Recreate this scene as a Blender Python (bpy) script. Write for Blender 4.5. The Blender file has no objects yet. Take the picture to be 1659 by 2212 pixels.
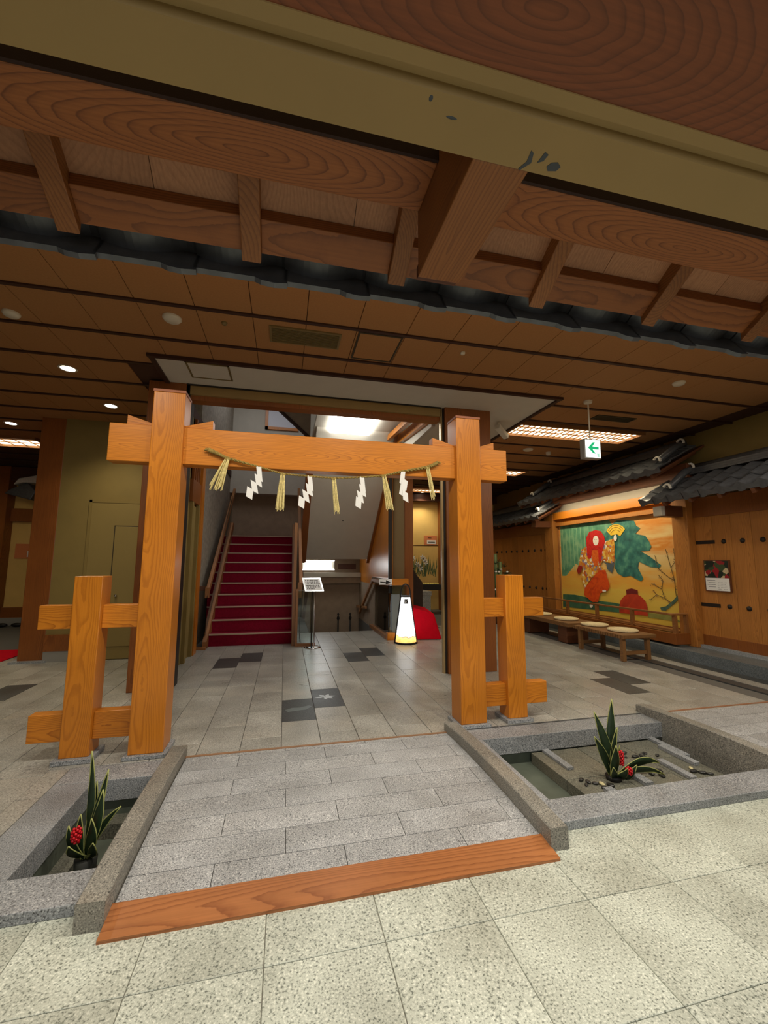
import bpy, math, random
from mathutils import Vector, Matrix, Euler
random.seed(11)
SC = bpy.context.scene
COL = SC.collection

# ------------------------------------------------------------------ camera
cam_d = bpy.data.cameras.new('camera')
cam_d.sensor_fit = 'VERTICAL'
cam_d.sensor_height = 24.0
cam_d.lens = 24.0 * 900.9 / 2212.0
cam_d.clip_start = 0.05
cam = bpy.data.objects.new('camera', cam_d)
COL.objects.link(cam)
right = Vector((0.97318658, -0.22998727, 0.00370579))
up = Vector((-0.03162975, -0.11784807, 0.99252778))
fwd = Vector((0.22783204, 0.96603193, 0.1219626))
cam.matrix_world = Matrix(((right.x, up.x, -fwd.x, 0.0), (right.y, up.y, -fwd.y, 0.0),
                           (right.z, up.z, -fwd.z, 1.5), (0, 0, 0, 1)))
SC.camera = cam

# ------------------------------------------------------------------ world, exposure
W = bpy.data.worlds.new('world'); SC.world = W; W.use_nodes = True
W.node_tree.nodes['Background'].inputs[0].default_value = (1.0, 0.86, 0.68, 1)
W.node_tree.nodes['Background'].inputs[1].default_value = 0.08
SC.view_settings.view_transform = 'Standard'
SC.view_settings.look = 'None'
SC.view_settings.gamma = 1.0
SC.view_settings.exposure = 0.48
SC.view_settings.use_curve_mapping = False

# ------------------------------------------------------------------ large lights
def area(name, loc, rot, sx, sy, power, color, spread=180):
    d = bpy.data.lights.new(name, 'AREA'); d.shape = 'RECTANGLE'; d.size = sx; d.size_y = sy
    d.energy = power; d.color = color; d.spread = math.radians(spread)
    o = bpy.data.objects.new(name, d); COL.objects.link(o)
    o.location = loc; o.rotation_euler = rot
    return o
# daylight entering by the glass entrance behind the photographer
area('entrance_daylight', (0.4, -3.6, 1.25), (math.radians(90), 0, 0), 5.0, 2.0, 36, (0.97, 0.98, 0.95))
# the vestibule's own ceiling lamps (flush in its ceiling, behind the photographer)
area('vestibule_lamp', (0.6, -0.6, 2.33), (0, 0, 0), 3.6, 0.5, 37, (0.97, 0.99, 0.95))
# lamps flush in the hall ceiling just behind the tiled eave, above the bridge
for hx in (-1.9, -0.6, 0.75, 2.1, 3.4, 4.8, 6.1):  # the rightmost is an unseen extra, added to brighten the mural side
    area('hall_lamp', (hx, 2.0, 3.775), (0, 0, 0), 0.16, 0.16, 23.0, (1.0, 0.91, 0.76))
# unseen fill light added to brighten the upper stair hall, above the lintel
area('upper_stair_fill', (-0.6, 9.5, 6.35), (0, 0, 0), 1.6, 2.5, 22, (0.95, 0.96, 1.0))

# ------------------------------------------------------------------ geometry helpers
class G:
    def __init__(s): s.v = []; s.f = []
    def add(s, vs, fs):
        n = len(s.v); s.v += [tuple(map(float, p)) for p in vs]; s.f += [tuple(i + n for i in f) for f in fs]; return s
    def box(s, x0, x1, y0, y1, z0, z1):
        if x0 > x1: x0, x1 = x1, x0
        if y0 > y1: y0, y1 = y1, y0
        if z0 > z1: z0, z1 = z1, z0
        return s.add([(x0, y0, z0), (x1, y0, z0), (x1, y1, z0), (x0, y1, z0), (x0, y0, z1), (x1, y0, z1), (x1, y1, z1), (x0, y1, z1)],
                     [(0, 3, 2, 1), (4, 5, 6, 7), (0, 1, 5, 4), (1, 2, 6, 5), (2, 3, 7, 6), (3, 0, 4, 7)])
    def prism(s, pts, axis, a, b):
        # pts: polygon in the two other axes (order xyz without axis); extruded a..b
        def P(p, t):
            if axis == 'x': return (t, p[0], p[1])
            if axis == 'y': return (p[0], t, p[1])
            return (p[0], p[1], t)
        n = len(pts)
        vs = [P(p, a) for p in pts] + [P(p, b) for p in pts]
        fs = [tuple(range(n))[::-1], tuple(range(n, 2 * n))] + [(i, (i + 1) % n, (i + 1) % n + n, i + n) for i in range(n)]
        return s.add(vs, fs)
    def beam(s, p0, p1, w, h, upv=(0, 0, 1)):
        p0 = Vector(p0); p1 = Vector(p1); d = (p1 - p0).normalized(); u = Vector(upv)
        r = d.cross(u)
        if r.length < 1e-5: r = d.cross(Vector((1, 0, 0)))
        r.normalize(); u = r.cross(d)
        vs = []
        for p in (p0, p1):
            for a, b in ((-1, -1), (1, -1), (1, 1), (-1, 1)): vs.append(p + r * (a * w / 2) + u * (b * h / 2))
        return s.add(vs, [(0, 1, 2, 3), (7, 6, 5, 4), (0, 4, 5, 1), (1, 5, 6, 2), (2, 6, 7, 3), (3, 7, 4, 0)])
    def tube(s, path, r, n=8, caps=True):
        path = [Vector(p) for p in path]; rs = r if isinstance(r, (list, tuple)) else [r] * len(path)
        vs = []; prev = None
        for i, p in enumerate(path):
            t = (path[min(i + 1, len(path) - 1)] - path[max(i - 1, 0)]).normalized()
            if prev is None:
                a = t.cross(Vector((0, 0, 1)))
                if a.length < 1e-3: a = t.cross(Vector((1, 0, 0)))
            else: a = prev - t * prev.dot(t)
            a.normalize(); prev = a; b = t.cross(a)
            for k in range(n):
                q = 2 * math.pi * k / n; vs.append(p + (a * math.cos(q) + b * math.sin(q)) * rs[i])
        m = len(path)
        fs = [(i * n + k, i * n + (k + 1) % n, (i + 1) * n + (k + 1) % n, (i + 1) * n + k) for i in range(m - 1) for k in range(n)]
        if caps: fs += [tuple(range(n))[::-1], tuple(range((m - 1) * n, m * n))]
        return s.add(vs, fs)
    def lathe(s, prof, c=(0, 0, 0), n=20, caps=True):
        vs = []
        for r, z in prof:
            for k in range(n):
                q = 2 * math.pi * k / n; vs.append((c[0] + r * math.cos(q), c[1] + r * math.sin(q), c[2] + z))
        m = len(prof)
        fs = [(i * n + k, i * n + (k + 1) % n, (i + 1) * n + (k + 1) % n, (i + 1) * n + k) for i in range(m - 1) for k in range(n)]
        if caps: fs += [tuple(range(n))[::-1], tuple(range((m - 1) * n, m * n))]
        return s.add(vs, fs)
    def ell(s, c, r, n=12, m=8):
        prof = [(math.sin(math.pi * i / m), -math.cos(math.pi * i / m)) for i in range(1, m)]
        vs = [(c[0], c[1], c[2] - r[2])]
        for pr, pz in prof:
            for k in range(n):
                q = 2 * math.pi * k / n; vs.append((c[0] + r[0] * pr * math.cos(q), c[1] + r[1] * pr * math.sin(q), c[2] + r[2] * pz))
        vs.append((c[0], c[1], c[2] + r[2])); L = len(vs) - 1
        fs = [(0, 1 + (k + 1) % n, 1 + k) for k in range(n)]
        for i in range(m - 2):
            fs += [(1 + i * n + k, 1 + i * n + (k + 1) % n, 1 + (i + 1) * n + (k + 1) % n, 1 + (i + 1) * n + k) for k in range(n)]
        fs += [(L, 1 + (m - 2) * n + k, 1 + (m - 2) * n + (k + 1) % n) for k in range(n)]
        return s.add(vs, fs)
    def cyl(s, p0, p1, r, n=12): return s.tube([p0, p1], r, n)

def mesh_of(g, smooth=False, name='m', origin=None):
    o = origin or (0, 0, 0)
    me = bpy.data.meshes.new(name)
    me.from_pydata([(p[0] - o[0], p[1] - o[1], p[2] - o[2]) for p in g.v], [], g.f)
    me.update()
    import bmesh
    bm = bmesh.new(); bm.from_mesh(me); bmesh.ops.recalc_face_normals(bm, faces=bm.faces); bm.to_mesh(me); bm.free()
    if smooth:
        for p in me.polygons: p.use_smooth = True
    return me
def wloc(o):
    v = Vector((0, 0, 0))
    while o: v += o.location; o = o.parent
    return v
def part(name, g, mat, parent=None, smooth=False, bevel=0.0, seg=2, label=None, kind=None):
    xs = [[p[i] for p in g.v] for i in range(3)]
    c = Vector([(min(a) + max(a)) / 2 for a in xs])
    me = mesh_of(g, smooth, name, c)
    if mat: me.materials.append(mat)
    o = bpy.data.objects.new(name, me); COL.objects.link(o)
    if parent: o.parent = parent; o.location = c - wloc(parent)
    else: o.location = c
    if bevel:
        m = o.modifiers.new('bevel', 'BEVEL'); m.width = bevel; m.segments = seg; m.limit_method = 'ANGLE'; m.angle_limit = 0.6
    if smooth and not bevel:
        pass
    if label: o['label'] = label
    if kind: o['kind'] = kind
    return o
def tag(o, label, cat, group=None):
    o['label'] = label; o['category'] = cat
    if group: o['group'] = group
    return o
def single(name, g, mat, label, cat, group=None, **k):
    return tag(part(name, g, mat, None, **k), label, cat, group)
def thing(name, label, cat, loc=(0, 0, 0), group=None):
    o = bpy.data.objects.new(name, None); COL.objects.link(o); o.location = loc
    o.empty_display_size = 0.1
    return tag(o, label, cat, group)
def struct(name, g, mat, label, parent=None, **k):
    o = part(name, g, mat, parent, **k)
    if not parent: o['kind'] = 'structure'
    o['label'] = label
    return o
def inst(name, me, loc, parent=None, rot=None):
    o = bpy.data.objects.new(name, me); COL.objects.link(o)
    if parent: o.parent = parent; o.location = Vector(loc) - wloc(parent)
    else: o.location = loc
    if rot: o.rotation_euler = rot
    return o
def copy_tree(o, parent=None):
    c = o.copy(); COL.objects.link(c); c.parent = parent
    for ch in list(o.children): copy_tree(ch, c)
    return c
def tile_mesh(name, w, d, h, mat, ch=0.003):
    # chamfered block, top at z=0, centred in xy
    g = G(); a, b = w / 2, d / 2
    vs = [(-a, -b, -h), (a, -b, -h), (a, b, -h), (-a, b, -h), (-a, -b, -ch), (a, -b, -ch), (a, b, -ch), (-a, b, -ch),
          (-a + ch, -b + ch, 0), (a - ch, -b + ch, 0), (a - ch, b - ch, 0), (-a + ch, b - ch, 0)]
    fs = [(3, 2, 1, 0), (8, 9, 10, 11)]
    for i in range(4):
        j = (i + 1) % 4; fs += [(i, j, j + 4, i + 4), (i + 4, j + 4, j + 8, i + 8)]
    g.add(vs, fs); me = mesh_of(g, False, name); me.materials.append(mat); return me

# ------------------------------------------------------------------ materials
def new_mat(name):
    m = bpy.data.materials.new(name); m.use_nodes = True
    nt = m.node_tree; b = nt.nodes['Principled BSDF']
    return m, nt, b
def nd(nt, t, **k):
    n = nt.nodes.new(t)
    for a, v in k.items():
        if a in n.inputs.keys() if hasattr(n.inputs, 'keys') else False: n.inputs[a].default_value = v
        else: setattr(n, a, v)
    return n
def ramp(nt, stops, interp='LINEAR'):
    r = nt.nodes.new('ShaderNodeValToRGB'); r.color_ramp.interpolation = interp
    e = r.color_ramp.elements
    while len(e) < len(stops): e.new(0.5)
    for el, (p, c) in zip(e, stops): el.position = p; el.color = (*c, 1)
    return r
def c255(r, g, b):
    def f(v):
        v /= 255.0
        return v / 12.92 if v <= 0.04045 else ((v + 0.055) / 1.055) ** 2.4
    return (f(r), f(g), f(b))
def plain(name, col, rough=0.6, metal=0.0, noise=0.0, nscale=8.0, emit=None, estr=0.0, spec=0.5, bump=0.0):
    m, nt, b = new_mat(name)
    b.inputs['Base Color'].default_value = (*col, 1); b.inputs['Roughness'].default_value = rough
    b.inputs['Metallic'].default_value = metal; b.inputs['Specular IOR Level'].default_value = spec
    if noise or bump:
        tc = nt.nodes.new('ShaderNodeTexCoord'); n = nt.nodes.new('ShaderNodeTexNoise')
        n.inputs['Scale'].default_value = nscale; n.inputs['Detail'].default_value = 4
        nt.links.new(tc.outputs['Object'], n.inputs['Vector'])
        r = ramp(nt, [(0.3, tuple(c * (1 - noise) for c in col)), (0.7, tuple(min(1, c * (1 + noise)) for c in col))])
        nt.links.new(n.outputs['Fac'], r.inputs['Fac']); nt.links.new(r.outputs['Color'], b.inputs['Base Color'])
        if bump:
            bp = nt.nodes.new('ShaderNodeBump'); bp.inputs['Strength'].default_value = bump; bp.inputs['Distance'].default_value = 0.01
            nt.links.new(n.outputs['Fac'], bp.inputs['Height']); nt.links.new(bp.outputs['Normal'], b.inputs['Normal'])
    if emit:
        b.inputs['Emission Color'].default_value = (*emit, 1); b.inputs['Emission Strength'].default_value = estr
    return m
def wood(name, light, dark, axis='Z', freq=9.0, rough=0.38, wander=0.22, contrast=1.0, fibre=0.25, off=(0.0, 0.0, 0.0), stretch=0.16, coat=0.0):
    m, nt, b = new_mat(name); L = nt.links.new
    tc = nt.nodes.new('ShaderNodeTexCoord'); oi = nt.nodes.new('ShaderNodeObjectInfo')
    # per-object shift along the log
    sh = nt.nodes.new('ShaderNodeVectorMath'); sh.operation = 'MULTIPLY_ADD'
    L(oi.outputs['Random'], sh.inputs[0]); sh.inputs[1].default_value = (7.3 if axis == 'X' else 0.12, 7.3 if axis == 'Y' else 0.12, 7.3 if axis == 'Z' else 0.12)
    L(tc.outputs['Object'], sh.inputs[2])
    ad = nt.nodes.new('ShaderNodeVectorMath'); ad.operation = 'ADD'; L(sh.outputs[0], ad.inputs[0]); ad.inputs[1].default_value = off
    mp = nt.nodes.new('ShaderNodeMapping'); mp.inputs['Scale'].default_value = tuple(stretch if axis == a else 1.0 for a in 'XYZ')
    L(ad.outputs[0], mp.inputs['Vector'])
    n1 = nt.nodes.new('ShaderNodeTexNoise'); n1.inputs['Scale'].default_value = 2.6; n1.inputs['Detail'].default_value = 2.5; n1.inputs['Roughness'].default_value = 0.45
    L(mp.outputs[0], n1.inputs['Vector'])
    s1 = nt.nodes.new('ShaderNodeVectorMath'); s1.operation = 'SUBTRACT'; L(n1.outputs['Color'], s1.inputs[0]); s1.inputs[1].default_value = (0.5, 0.5, 0.5)
    s2 = nt.nodes.new('ShaderNodeVectorMath'); s2.operation = 'SCALE'; L(s1.outputs[0], s2.inputs[0]); s2.inputs['Scale'].default_value = wander * 2
    a2 = nt.nodes.new('ShaderNodeVectorMath'); a2.operation = 'ADD'; L(ad.outputs[0], a2.inputs[0]); L(s2.outputs[0], a2.inputs[1])
    wv = nt.nodes.new('ShaderNodeTexWave'); wv.wave_type = 'RINGS'; wv.rings_direction = axis; wv.wave_profile = 'SAW'
    wv.inputs['Scale'].default_value = freq; wv.inputs['Distortion'].default_value = 1.2; wv.inputs['Detail'].default_value = 2; wv.inputs['Detail Scale'].default_value = 1.0
    L(a2.outputs[0], wv.inputs['Vector'])
    mid = tuple(l * 0.62 + d * 0.38 for l, d in zip(light, dark))
    dk = tuple(l * (1 - contrast) + d * contrast for l, d in zip(light, dark))
    rp = ramp(nt, [(0.0, light), (0.45, light), (0.8, mid), (0.95, dk), (1.0, light)])
    L(wv.outputs['Fac'], rp.inputs['Fac'])
    mp2 = nt.nodes.new('ShaderNodeMapping'); mp2.inputs['Scale'].default_value = tuple(3.0 if axis == a else 130.0 for a in 'XYZ'); L(ad.outputs[0], mp2.inputs['Vector'])
    n2 = nt.nodes.new('ShaderNodeTexNoise'); n2.inputs['Scale'].default_value = 1.0; n2.inputs['Detail'].default_value = 2; L(mp2.outputs[0], n2.inputs['Vector'])
    mx = nt.nodes.new('ShaderNodeMixRGB'); mx.blend_type = 'MULTIPLY'; mx.inputs['Fac'].default_value = fibre
    r2 = ramp(nt, [(0.3, (0.45, 0.42, 0.4)), (0.65, (1.1, 1.1, 1.1))]); L(n2.outputs['Fac'], r2.inputs['Fac'])
    L(rp.outputs['Color'], mx.inputs[1]); L(r2.outputs['Color'], mx.inputs[2])
    n3 = nt.nodes.new('ShaderNodeTexNoise'); n3.inputs['Scale'].default_value = 1.4; n3.inputs['Detail'].default_value = 3; L(ad.outputs[0], n3.inputs['Vector'])
    r3 = ramp(nt, [(0.3, (0.82, 0.80, 0.78)), (0.7, (1.08, 1.08, 1.05))]); L(n3.outputs['Fac'], r3.inputs['Fac'])
    mx2 = nt.nodes.new('ShaderNodeMixRGB'); mx2.blend_type = 'MULTIPLY'; mx2.inputs['Fac'].default_value = 1.0
    L(mx.outputs['Color'], mx2.inputs[1]); L(r3.outputs['Color'], mx2.inputs[2])
    hs = nt.nodes.new('ShaderNodeHueSaturation'); mr = nt.nodes.new('ShaderNodeMapRange')
    L(oi.outputs['Random'], mr.inputs['Value']); mr.inputs['To Min'].default_value = 0.9; mr.inputs['To Max'].default_value = 1.08
    L(mr.outputs[0], hs.inputs['Value']); L(mx2.outputs['Color'], hs.inputs['Color'])
    L(hs.outputs['Color'], b.inputs['Base Color'])
    b.inputs['Roughness'].default_value = rough
    if coat: b.inputs['Coat Weight'].default_value = coat; b.inputs['Coat Roughness'].default_value = 0.22
    bp = nt.nodes.new('ShaderNodeBump'); bp.inputs['Strength'].default_value = 0.06; bp.inputs['Distance'].default_value = 0.004
    L(wv.outputs['Fac'], bp.inputs['Height']); L(bp.outputs['Normal'], b.inputs['Normal'])
    return m
def wood_eye(name, light, dark, along, across, centre, period, ratio, freq=30.0, rough=0.5, contrast=0.8, warp=0.03, rnd=0.0):
    # flat-sawn board: nested pointed ellipses repeated along the board
    m, nt, b = new_mat(name); L = nt.links.new
    tc = nt.nodes.new('ShaderNodeTexCoord'); oi = nt.nodes.new('ShaderNodeObjectInfo')
    sp = nt.nodes.new('ShaderNodeSeparateXYZ'); L(tc.outputs['Object'], sp.inputs[0])
    def mth(op, a_, b_=None, c_=None):
        n = nt.nodes.new('ShaderNodeMath'); n.operation = op
        for i, v in enumerate((a_, b_, c_)):
            if v is None: continue
            if isinstance(v, (int, float)): n.inputs[i].default_value = v
            else: L(v, n.inputs[i])
        return n.outputs[0]
    nz = nt.nodes.new('ShaderNodeTexNoise'); nz.inputs['Scale'].default_value = 1.0; nz.inputs['Detail'].default_value = 3
    mp = nt.nodes.new('ShaderNodeMapping'); mp.inputs['Scale'].default_value = tuple(1.7 if q == along else 9.0 for q in 'XYZ'); L(tc.outputs['Object'], mp.inputs[0]); L(mp.outputs[0], nz.inputs['Vector'])
    ns = nt.nodes.new('ShaderNodeSeparateXYZ'); L(nz.outputs['Color'], ns.inputs[0])
    l = mth('ADD', sp.outputs[along], -centre[0] + 40 * period)
    l = mth('MULTIPLY_ADD', oi.outputs['Random'], rnd, l)
    l = mth('MULTIPLY_ADD', ns.outputs[0], warp * 6, l)
    pp = mth('PINGPONG', l, period)
    u = mth('MULTIPLY', pp, ratio)
    w = mth('ADD', sp.outputs[across], -centre[1]); w = mth('MULTIPLY_ADD', mth('SUBTRACT', ns.outputs[1], 0.5), warp * 2.5, w)
    # alternate eyes: one where pp=0, the far ends pinch to points
    cb = nt.nodes.new('ShaderNodeCombineXYZ'); L(u, cb.inputs[0]); L(w, cb.inputs[1])
    wv = nt.nodes.new('ShaderNodeTexWave'); wv.wave_type = 'RINGS'; wv.rings_direction = 'SPHERICAL'; wv.wave_profile = 'SAW'
    wv.inputs['Scale'].default_value = freq; wv.inputs['Distortion'].default_value = 0.6; wv.inputs['Detail'].default_value = 2
    L(cb.outputs[0], wv.inputs['Vector'])
    mid = tuple(x * 0.72 + y * 0.28 for x, y in zip(light, dark)); dk = tuple(x * (1 - contrast) + y * contrast for x, y in zip(light, dark))
    rp = ramp(nt, [(0.0, light), (0.5, light), (0.80, mid), (0.93, dk), (1.0, light)]); L(wv.outputs['Fac'], rp.inputs['Fac'])
    mp2 = nt.nodes.new('ShaderNodeMapping'); mp2.inputs['Scale'].default_value = tuple(4.0 if along == q else 160.0 for q in 'XYZ'); L(tc.outputs['Object'], mp2.inputs[0])
    n2 = nt.nodes.new('ShaderNodeTexNoise'); n2.inputs['Scale'].default_value = 1.0; n2.inputs['Detail'].default_value = 2; L(mp2.outputs[0], n2.inputs['Vector'])
    r2 = ramp(nt, [(0.3, (0.80, 0.78, 0.76)), (0.65, (1.06, 1.06, 1.06))]); L(n2.outputs['Fac'], r2.inputs['Fac'])
    mx = nt.nodes.new('ShaderNodeMixRGB'); mx.blend_type = 'MULTIPLY'; mx.inputs[0].default_value = 0.8; L(rp.outputs['Color'], mx.inputs[1]); L(r2.outputs['Color'], mx.inputs[2])
    L(mx.outputs['Color'], b.inputs['Base Color']); b.inputs['Roughness'].default_value = rough
    return m
def granite(name, dark, mid, light, scale=170.0, rough=0.5, stain=0.0, stain_col=(0.3, 0.2, 0.1), var=0.1):
    m, nt, b = new_mat(name); L = nt.links.new
    tc = nt.nodes.new('ShaderNodeTexCoord'); oi = nt.nodes.new('ShaderNodeObjectInfo')
    sh = nt.nodes.new('ShaderNodeVectorMath'); sh.operation = 'MULTIPLY_ADD'; L(oi.outputs['Random'], sh.inputs[0]); sh.inputs[1].default_value = (9, 5, 3); L(tc.outputs['Object'], sh.inputs[2])
    n = nt.nodes.new('ShaderNodeTexNoise'); n.inputs['Scale'].default_value = scale; n.inputs['Detail'].default_value = 2; n.inputs['Roughness'].default_value = 0.6
    L(sh.outputs[0], n.inputs['Vector'])
    r = ramp(nt, [(0.33, dark), (0.46, mid), (0.56, mid), (0.68, light)]); L(n.outputs['Fac'], r.inputs['Fac'])
    n2 = nt.nodes.new('ShaderNodeTexNoise'); n2.inputs['Scale'].default_value = 2.6; n2.inputs['Detail'].default_value = 5; L(sh.outputs[0], n2.inputs['Vector'])
    r2 = ramp(nt, [(0.35, (0.80, 0.79, 0.77)), (0.65, (1.1, 1.1, 1.1))]); L(n2.outputs['Fac'], r2.inputs['Fac'])
    mx = nt.nodes.new('ShaderNodeMixRGB'); mx.blend_type = 'MULTIPLY'; mx.inputs[0].default_value = 1.0
    L(r.outputs['Color'], mx.inputs[1]); L(r2.outputs['Color'], mx.inputs[2]); out = mx.outputs['Color']
    if stain:
        n3 = nt.nodes.new('ShaderNodeTexNoise'); n3.inputs['Scale'].default_value = 1.3; n3.inputs['Detail'].default_value = 6; L(sh.outputs[0], n3.inputs['Vector'])
        r3 = ramp(nt, [(0.5, (0, 0, 0)), (0.72, (stain, stain, stain))]); L(n3.outputs['Fac'], r3.inputs['Fac'])
        m3 = nt.nodes.new('ShaderNodeMixRGB'); L(r3.outputs['Color'], m3.inputs[0]); L(out, m3.inputs[1]); m3.inputs[2].default_value = (*stain_col, 1); out = m3.outputs['Color']
    hs = nt.nodes.new('ShaderNodeHueSaturation'); mr = nt.nodes.new('ShaderNodeMapRange')
    L(oi.outputs['Random'], mr.inputs['Value']); mr.inputs['To Min'].default_value = 1 - var; mr.inputs['To Max'].default_value = 1 + var
    L(mr.outputs[0], hs.inputs['Value']); L(out, hs.inputs['Color']); L(hs.outputs['Color'], b.inputs['Base Color'])
    rr = nt.nodes.new('ShaderNodeMapRange'); L(n2.outputs['Fac'], rr.inputs['Value']); rr.inputs['To Min'].default_value = rough - 0.12; rr.inputs['To Max'].default_value = rough + 0.12
    L(rr.outputs[0], b.inputs['Roughness'])
    return m
def lamp_mat(name, col, s): return plain(name, (0.8, 0.8, 0.8), 0.5, emit=col, estr=s)
def glass(name, tint=(0.9, 0.95, 0.95), rough=0.02):
    m, nt, b = new_mat(name); L = nt.links.new
    tr = nt.nodes.new('ShaderNodeBsdfTransparent'); tr.inputs[0].default_value = (*tint, 1)
    gl = nt.nodes.new('ShaderNodeBsdfGlossy'); gl.inputs['Roughness'].default_value = rough
    fr = nt.nodes.new('ShaderNodeFresnel'); fr.inputs['IOR'].default_value = 1.45
    mx = nt.nodes.new('ShaderNodeMixShader'); L(fr.outputs[0], mx.inputs[0]); L(tr.outputs[0], mx.inputs[1]); L(gl.outputs[0], mx.inputs[2])
    L(mx.outputs[0], nt.nodes['Material Output'].inputs['Surface'])
    return m

GL = c255(210, 130, 36); GD = c255(146, 76, 14)
M = {}
M['gate_z'] = wood('gate_wood_upright', GL, GD, 'Z', 26.0, 0.30, 0.10, 0.30, 0.14, off=(0.02, 0.15, 0), stretch=0.3)
M['gate_x'] = wood('gate_wood_beam', GL, GD, 'X', 26.0, 0.34, 0.085, 0.70, 0.14, off=(0, 0.095, 0.015), stretch=0.42)
M['eave_x'] = wood('eave_wood_x', c255(152, 90, 42), c255(92, 46, 18), 'X', 44.0, 0.55, 0.085, 0.6, 0.2, off=(0, 0.01, 0.10), stretch=0.42)
M['eave_y'] = wood('eave_wood_y', c255(150, 94, 46), c255(104, 58, 26), 'Y', 30.0, 0.55, 0.12, 0.6, 0.25, off=(0.02, 0, 0.13), stretch=0.2)
M['panel_x'] = wood('ceiling_board_wood', c255(124, 66, 32), c255(82, 40, 18), 'X', 34.0, 0.6, 0.10, 0.42, 0.2, off=(0.25, -2.22, 0.05), stretch=0.4)
M['soffit'] = wood('soffit_board', c255(186, 134, 98), c255(160, 108, 74), 'Y', 26.0, 0.6, 0.2, 0.4, 0.25)
M['col_z'] = wood('column_wood', c255(150, 88, 38), c255(106, 56, 22), 'Z', 26.0, 0.36, 0.2, 0.5, 0.25, off=(0.1, 0.1, 0))
M['door_z'] = wood('door_board_wood', c255(190, 126, 58), c255(140, 84, 34), 'Z', 26.0, 0.45, 0.2, 0.6, 0.3)
M['dark_x'] = wood('dark_wood_x', c255(92, 50, 30), c255(54, 28, 18), 'X', 24.0, 0.5, 0.2, 0.6, 0.3)
M['dark_y'] = wood('dark_wood_y', c255(112, 66, 38), c255(66, 36, 20), 'Y', 24.0, 0.5, 0.2, 0.6, 0.3)
M['keta'] = wood_eye('eave_beam_wood', c255(156, 94, 46), c255(88, 44, 18), 'X', 'Y', (1.45, 0.0), 0.62, 0.20, 30.0, 0.55, 0.75, 0.022)
M['crossbeam'] = wood_eye('gate_crossbeam_wood', GL, GD, 'X', 'Z', (-0.25, -0.02), 0.62, 0.10, 30.0, 0.34, 0.6, 0.016)
M['board_eye'] = wood_eye('ceiling_board_wood', c255(126, 68, 32), c255(78, 38, 16), 'X', 'Y', (-0.37, 2.195), 1.1, 0.36, 24.0, 0.6, 0.6, 0.02)
M['batten'] = plain('batten', c255(58, 30, 18), 0.6)
M['rail_y'] = wood('rail_wood_y', c255(160, 108, 60), c255(112, 66, 32), 'Y', 26.0, 0.45, 0.2, 0.5, 0.3)
M['bench'] = wood('bench_wood', c255(140, 100, 58), c255(92, 60, 32), 'Y', 26.0, 0.5, 0.2, 0.6, 0.3)
M['strip'] = wood('ramp_strip_wood', c255(180, 116, 68), c255(128, 70, 36), 'X', 22.0, 0.34, 0.2, 0.7, 0.2, off=(0, 0.0, 0.20), stretch=0.12)
M['gran_front'] = granite('pale_terrazzo', c255(112, 118, 108), c255(198, 203, 190), c255(232, 235, 222), 110, 0.42, 0.0, var=0.03)
M['gran_bridge'] = granite('bridge_granite', c255(78, 80, 82), c255(172, 174, 176), c255(226, 226, 224), 150, 0.5, 0.10, c255(150, 130, 100), var=0.05)
M['gran_curb'] = granite('curb_granite', c255(58, 58, 56), c255(138, 136, 128), c255(190, 184, 170), 150, 0.5, 0.5, c255(140, 120, 90), var=0.05)
M['gran_cop'] = granite('coping_granite', c255(62, 65, 68), c255(148, 152, 156), c255(204, 205, 205), 150, 0.48, 0.1, c255(150, 130, 110), var=0.05)
M['slab'] = granite('hall_slab', c255(116, 115, 110), c255(168, 167, 160), c255(204, 203, 195), 110, 0.32, 0.28, c255(160, 140, 112), var=0.06)
M['slab_dark'] = granite('dark_slab', c255(46, 48, 50), c255(70, 72, 72), c255(96, 98, 98), 110, 0.4, 0.0, var=0.06)
M['grout'] = plain('grout', c255(128, 124, 114), 0.9)
M['grout_dark'] = plain('grout_dark', c255(98, 95, 90), 0.9)
M['pond'] = granite('pond_floor', c255(66, 66, 58), c255(112, 112, 100), c255(146, 146, 130), 120, 0.6, 0.5, c255(110, 90, 60), var=0.06)
M['pondgreen'] = plain('pond_basin', c255(92, 100, 88), 0.6, noise=0.2, nscale=6)
M['stonewall'] = plain('rough_plaster_grey', c255(150, 142, 128), 0.85, noise=0.22, nscale=14, bump=0.5)
M['beige'] = plain('beige_paint', c255(152, 126, 76), 0.6, noise=0.05, nscale=3)
M['olive'] = plain('olive_wall', c255(136, 116, 62), 0.7, noise=0.06, nscale=4)
M['olive_door'] = plain('olive_door', c255(144, 124, 70), 0.6, noise=0.03, nscale=3)
M['yellow'] = plain('yellow_wall', c255(226, 190, 112), 0.75, noise=0.05, nscale=3)
M['plaster'] = plain('pale_plaster', c255(196, 190, 176), 0.8, noise=0.04, nscale=5)
M['white'] = plain('white_panel', c255(206, 200, 186), 0.7, noise=0.03, nscale=4)
M['brownwall'] = plain('brown_plaster', c255(150, 130, 108), 0.85, noise=0.1, nscale=7)
M['ceil'] = plain('ceiling_tile', c255(166, 118, 70), 0.8, noise=0.06, nscale=60)
M['tile'] = plain('black_roof_tile', c255(84, 86, 90), 0.32, noise=0.2, nscale=20)
M['mortar'] = plain('white_mortar', c255(226, 222, 210), 0.8, noise=0.08, nscale=30)
M['black'] = plain('black_paint', c255(26, 24, 24), 0.5)
M['iron'] = plain('black_iron', c255(46, 40, 36), 0.5, 0.4)
M['steel'] = plain('steel', c255(190, 190, 190), 0.28, 1.0)
M['chrome'] = plain('polished_steel', c255(220, 222, 224), 0.12, 1.0)
M['red'] = plain('red_carpet', c255(122, 16, 40), 0.95, noise=0.15, nscale=40, spec=0.1)
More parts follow.
